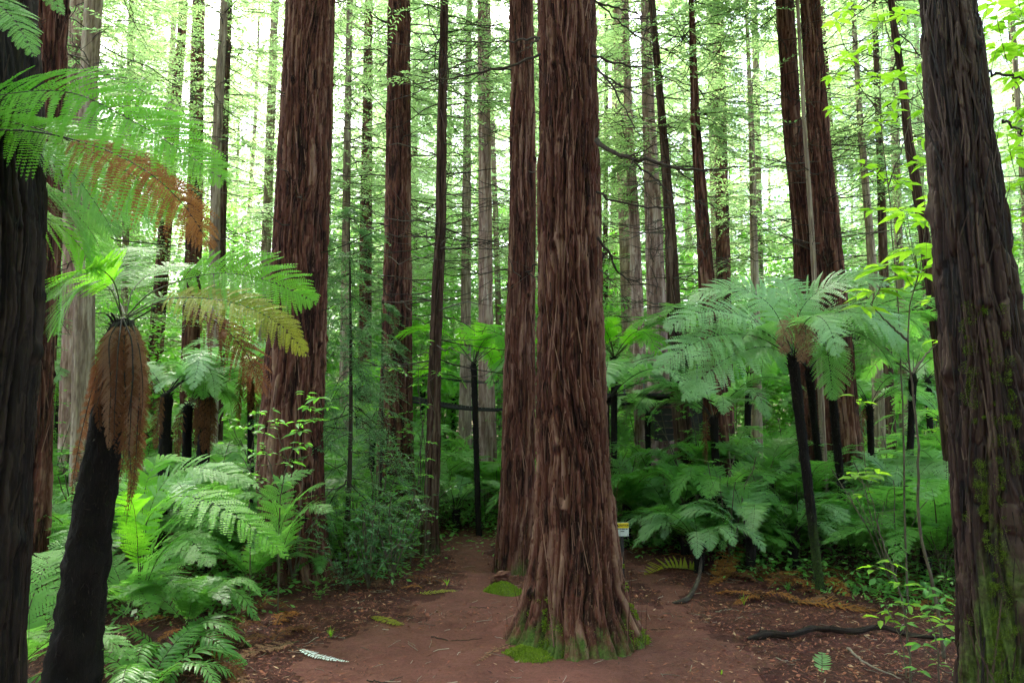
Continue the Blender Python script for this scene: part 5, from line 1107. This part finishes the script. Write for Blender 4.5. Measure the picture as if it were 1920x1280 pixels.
# stray twigs: scattered debris
rs = RS(61); g = Geo(); n = 620; y = 5+rs.rand(n)**1.4*9; x = rs.uniform(-4.5, 5.2, n); a = rs.rand(n)*3.14; l = rs.uniform(.04, .2, n); t = np.linspace(-.5, .5, 4)[None]
P = np.stack([x[:, None]+np.cos(a)[:, None]*l[:, None]*t, y[:, None]+np.sin(a)[:, None]*l[:, None]*t, np.zeros((n, 4))], -1); P[..., 2] = hgt(P[..., 0], P[..., 1])+.012; P[:, 1:3] += rs.normal(0, .006, (n, 2, 3))*[1, 1, .4]
tubes(g, P, .0022+.0016*rs.rand(n, 1), 3, 0, rs.rand(n)); tag(put('twig_litter', g.mesh('twig_litter', [M['palewood']])), 'countless tiny dry twigs strewn over path and litter', 'litter', kind='stuff')

# ---- mossy mounds and stump
def mound(name, label, cat, pts_c, rx, ry, h, seed, mat='moss', n=5200, bumpy=.3, col='moss_soil'):
    c = onground(*pts_c); rs = RS(seed); nr, na = 26, 56; r = np.linspace(0, 1, nr); a = np.arange(na)/na*6.2832; Rr, A = np.meshgrid(r, a, indexing='ij')
    edge = 1+.35*(vn(A/6.2832*7, A*0, seed, 7)-.5)*2
    X = c[0]+rx*Rr*edge*np.cos(A); Y = c[1]+ry*Rr*edge*np.sin(A); Zz = hgt(X, Y)-.012+h*(1-Rr**2)**1.3*(1+bumpy*2*(vn(X*14, Y*14, seed)-.5))+.012*(1-Rr)
    g = Geo(); V = np.stack([X, Y, Zz], -1); g.add(V.reshape(-1, 3), grid_faces(nr, na, True), 1, .5, 0, True)
    i, j = rs.randint(0, nr-1, n), rs.randint(0, na, n); i = (np.sqrt(rs.rand(n))*(nr-1)).astype(int); p = V[i, j]+rs.normal(0, .006, (n, 3)); p[:, 2] = np.maximum(p[:, 2], V[i, j][:, 2]-.002)
    leaves(g, p, rs.normal(0, .7, (n, 3))+[0, 0, .8], rs.normal(0, 1, (n, 3)), rs.uniform(.010, .026, n), rs.uniform(.005, .012, n), 0, rs.rand(n))
    return tag(put(name, g.mesh(name, [M['moss'], M[col]])), label, cat)
M['moss_soil'] = plain('moss_bed', (.16, .2, .03), .95, (.08, .11, .02), 30)
mound('moss_mound', 'bright green moss cushion swelling from the near root of the central giant', 'moss', (992, 1228), .23, .17, .07, 5)
mound('moss_patch', 'thin moss patch spreading in front of the blackened root hollow', 'moss', (1080, 1230), .3, .09, .02, 6, n=3000)
mound('moss_patch', 'green moss fringe at the outer root toward the fork', 'moss', (1185, 1216), .16, .08, .04, 7, n=2200)
mound('moss_mound', 'low moss cushion spread before the little rotten stump', 'moss', (938, 1112), .27, .2, .11, 8)
st = onground(940, 1100)
log('little rotten moss capped stump in front of the paired giants', [st+[0, 0, -.03], st+[0, 0, .08], st+[.01, 0, .14], st+[0, 0, .2]], .13, .08, 'bark', 9, 'stump', 'stump', 0, 22, .9)

# grass tufts
def tuft(label, px, py, n, l, seed, mat='broad_bright', name='grass_tuft'):
    c = onground(px, py); rs = RS(seed); a = rs.rand(n)*6.283; g = Geo(); t = np.linspace(0, 1, 5)
    d = np.stack([np.cos(a), np.sin(a), 0*a], -1); L = l*rs.uniform(.5, 1, n); e = rs.uniform(.3, 1, n)
    C = c+d[:, None]*(L*e*.8)[:, None, None]*t[None, :, None]**1.3+np.array([0, 0, 1.])*(L[:, None]*(1.1*t-.55*e[:, None]*t*t))[..., None]
    s = np.stack([-d[:, 1], d[:, 0], d[:, 2]], -1)[:, None]*(.004*(1-t*.9))[None, :, None]; V = np.stack([C+s, C-s], 2).reshape(-1, 3); f = grid_faces(5, 2); f = (f[None]+(np.arange(n)*10)[:, None, None]).reshape(-1, 4)
    g.add(V, f, 0, np.repeat(rs.rand(n), 10)); return tag(put(name, g.mesh(name, [M[mat]])), label, 'grass tuft')
tuft('small bright grass tuft in the red litter near the white fallen frond', 620, 1192, 26, .13, 1)
tuft('grass tuft beneath the path side of the glossy bush', 838, 1100, 22, .16, 2)
tuft('thin grass tuft at the foot of the dense ferns behind the stick', 1395, 1135, 22, .16, 3)
tuft('grass tuft beside the mossy tree fern stem', 1478, 1118, 50, .16, 4, 'fern_low')
tuft('tiny grass tuft near the bottom edge of the litter', 1353, 1268, 14, .06, 5)

DF = []
for i in range(5):
    c_ = bez([(0, 0, .02), (.3, .1, .12+.05*i), (.7, -.1*(i-2)*.5, .05), (1, .1, .01)]); DF.append(frond_geo(c_, .2, 22, 7, .1, (0, 0, 1), 40+i, .25, .05, .005, curl=.45, rag=.2).mesh('dead_frond', [M[['fern_tan', 'fern_dead', 'fern_rust', 'fern_dead', 'fern_rust'][i]], M['stipe_dark']]))
rs = RS(77); spots = [(1400+rs.rand()*400, 1075+rs.rand()*70) for _ in range(34)]+[(330+rs.rand()*230, 1160+rs.rand()*110) for _ in range(14)]+[(560+rs.rand()*260, 1065+rs.rand()*45) for _ in range(8)]+[(1180+rs.rand()*220, 1035+rs.rand()*25) for _ in range(9)]
for i, (px, py) in enumerate(spots):
    p = onground(px, py); o = put('dead_frond', DF[i % 5]); o.location = p; s_ = rs.uniform(.35, .75); o.scale = (s_, s_, s_); o.rotation_euler = (0, 0, rs.rand()*6.28)
    where = 'under the silver tree ferns' if 1400 <= px else 'at the edge of the comb-leaved ferns' if px < 560 else 'below the bush and broad redwood' if px < 900 else 'in front of the ferns by the sign'
    tag(o, 'loose brown dead frond littering the floor '+where, 'dead frond', 'dead fronds littering the floor '+where)

# ---- labels for the scattered things
GAPS = [(-1e9, 'beside the black edge trunk'), (110, 'between dead-skirted fern and broad redwood'), (555, 'between broad redwood and ribbed redwood'), (742, 'between ribbed redwood and slim redwood'), (812, 'between slim redwood and paired giants'), (940, 'behind the paired giants'),
        (1142, 'between central giant and black leaning trunk'), (1285, 'between black leaning trunk and twin redwoods'), (1560, 'between twin redwoods and mossy trunk'), (1800, 'beyond the mossy trunk')]
ORD = 'first second third fourth fifth sixth seventh eighth ninth tenth eleventh twelfth thirteenth fourteenth fifteenth sixteenth'.split()
by = {}
for o, kind, look, x, y in REG:
    px = proj((x, y, 1))[0]; gp = [n for e, n in GAPS if px >= e][-1]; by.setdefault((kind, look, gp), []).append((y, o))
for (kind, look, gp), v in by.items():
    v.sort(key=lambda a: a[0]); grp = {'tree': 'redwoods of the wood behind', 'fern': 'low ferns of the undergrowth', 'tree fern': 'tree ferns further back', 'shrub': 'shrubs of the undergrowth'}[kind]
    for i, (y, o) in enumerate(v):
        o['group'] = grp+', '+gp; o['category'] = kind
        o['label'] = (look+' '+gp) if len(v) == 1 else (ORD[i]+' '+look+' from the clearing, '+gp if i < 16 else look+' deep in the wood, '+gp)

HZ = 0
if HZ:
    g = Geo(); boxg(g, (0, 40, 19.5), (240, 170, 43)); me = g.mesh('haze', [])
    hm = bpy.data.materials.new('haze_air'); hm.use_nodes = True; hn = hm.node_tree; hn.nodes.clear(); ho = hn.nodes.new('ShaderNodeOutputMaterial'); pv = hn.nodes.new('ShaderNodeVolumePrincipled')
    pv.inputs['Color'].default_value = (.93, .97, .95, 1); pv.inputs['Density'].default_value = HZ; pv.inputs['Anisotropy'].default_value = .5; hn.links.new(pv.outputs[0], ho.inputs['Volume']); me.materials.append(hm)
    tag(put('haze', me), 'thin pale haze hanging in the air of the wood', 'haze', kind='stuff')
# ------------------------------------------------------------------ light
w = bpy.data.worlds.new('World'); scene.world = w; w.use_nodes = True; nt = w.node_tree; nt.nodes.clear()
sky = nt.nodes.new('ShaderNodeTexSky'); sky.sky_type = 'NISHITA'; sky.sun_disc = False
SUN_E, SUN_R = R_(52), R_(-25)
sky.sun_elevation = SUN_E; sky.sun_rotation = SUN_R; sky.air_density = 1.0; sky.dust_density = 4.0; sky.ozone_density = 1.0
bg = nt.nodes.new('ShaderNodeBackground'); bg.inputs[1].default_value = .15
out = nt.nodes.new('ShaderNodeOutputWorld'); nt.links.new(sky.outputs[0], bg.inputs[0]); nt.links.new(bg.outputs[0], out.inputs[0])
sd = bpy.data.lights.new('sun', 'SUN'); sd.energy = 2.5; sd.angle = R_(14); sd.color = (1, .96, .9); so = bpy.data.objects.new('sun', sd); COL.objects.link(so)
dv = Vector((math.sin(SUN_R)*math.cos(SUN_E), math.cos(SUN_R)*math.cos(SUN_E), math.sin(SUN_E))); so.rotation_euler = dv.to_track_quat('Z', 'Y').to_euler(); so.location = dv*50

vs = scene.view_settings; scene.display_settings.display_device = 'sRGB'; vs.view_transform = 'Standard'; vs.look = 'None'; vs.exposure = 3.25; vs.gamma = 1; vs.use_curve_mapping = False
c = scene.cycles; c.use_denoising = True; c.max_bounces = 7; c.diffuse_bounces = 4; c.glossy_bounces = 2; c.transmission_bounces = 4; c.transparent_max_bounces = 4; c.caustics_reflective = False; c.caustics_refractive = False
c.use_adaptive_sampling = True; c.adaptive_threshold = .02
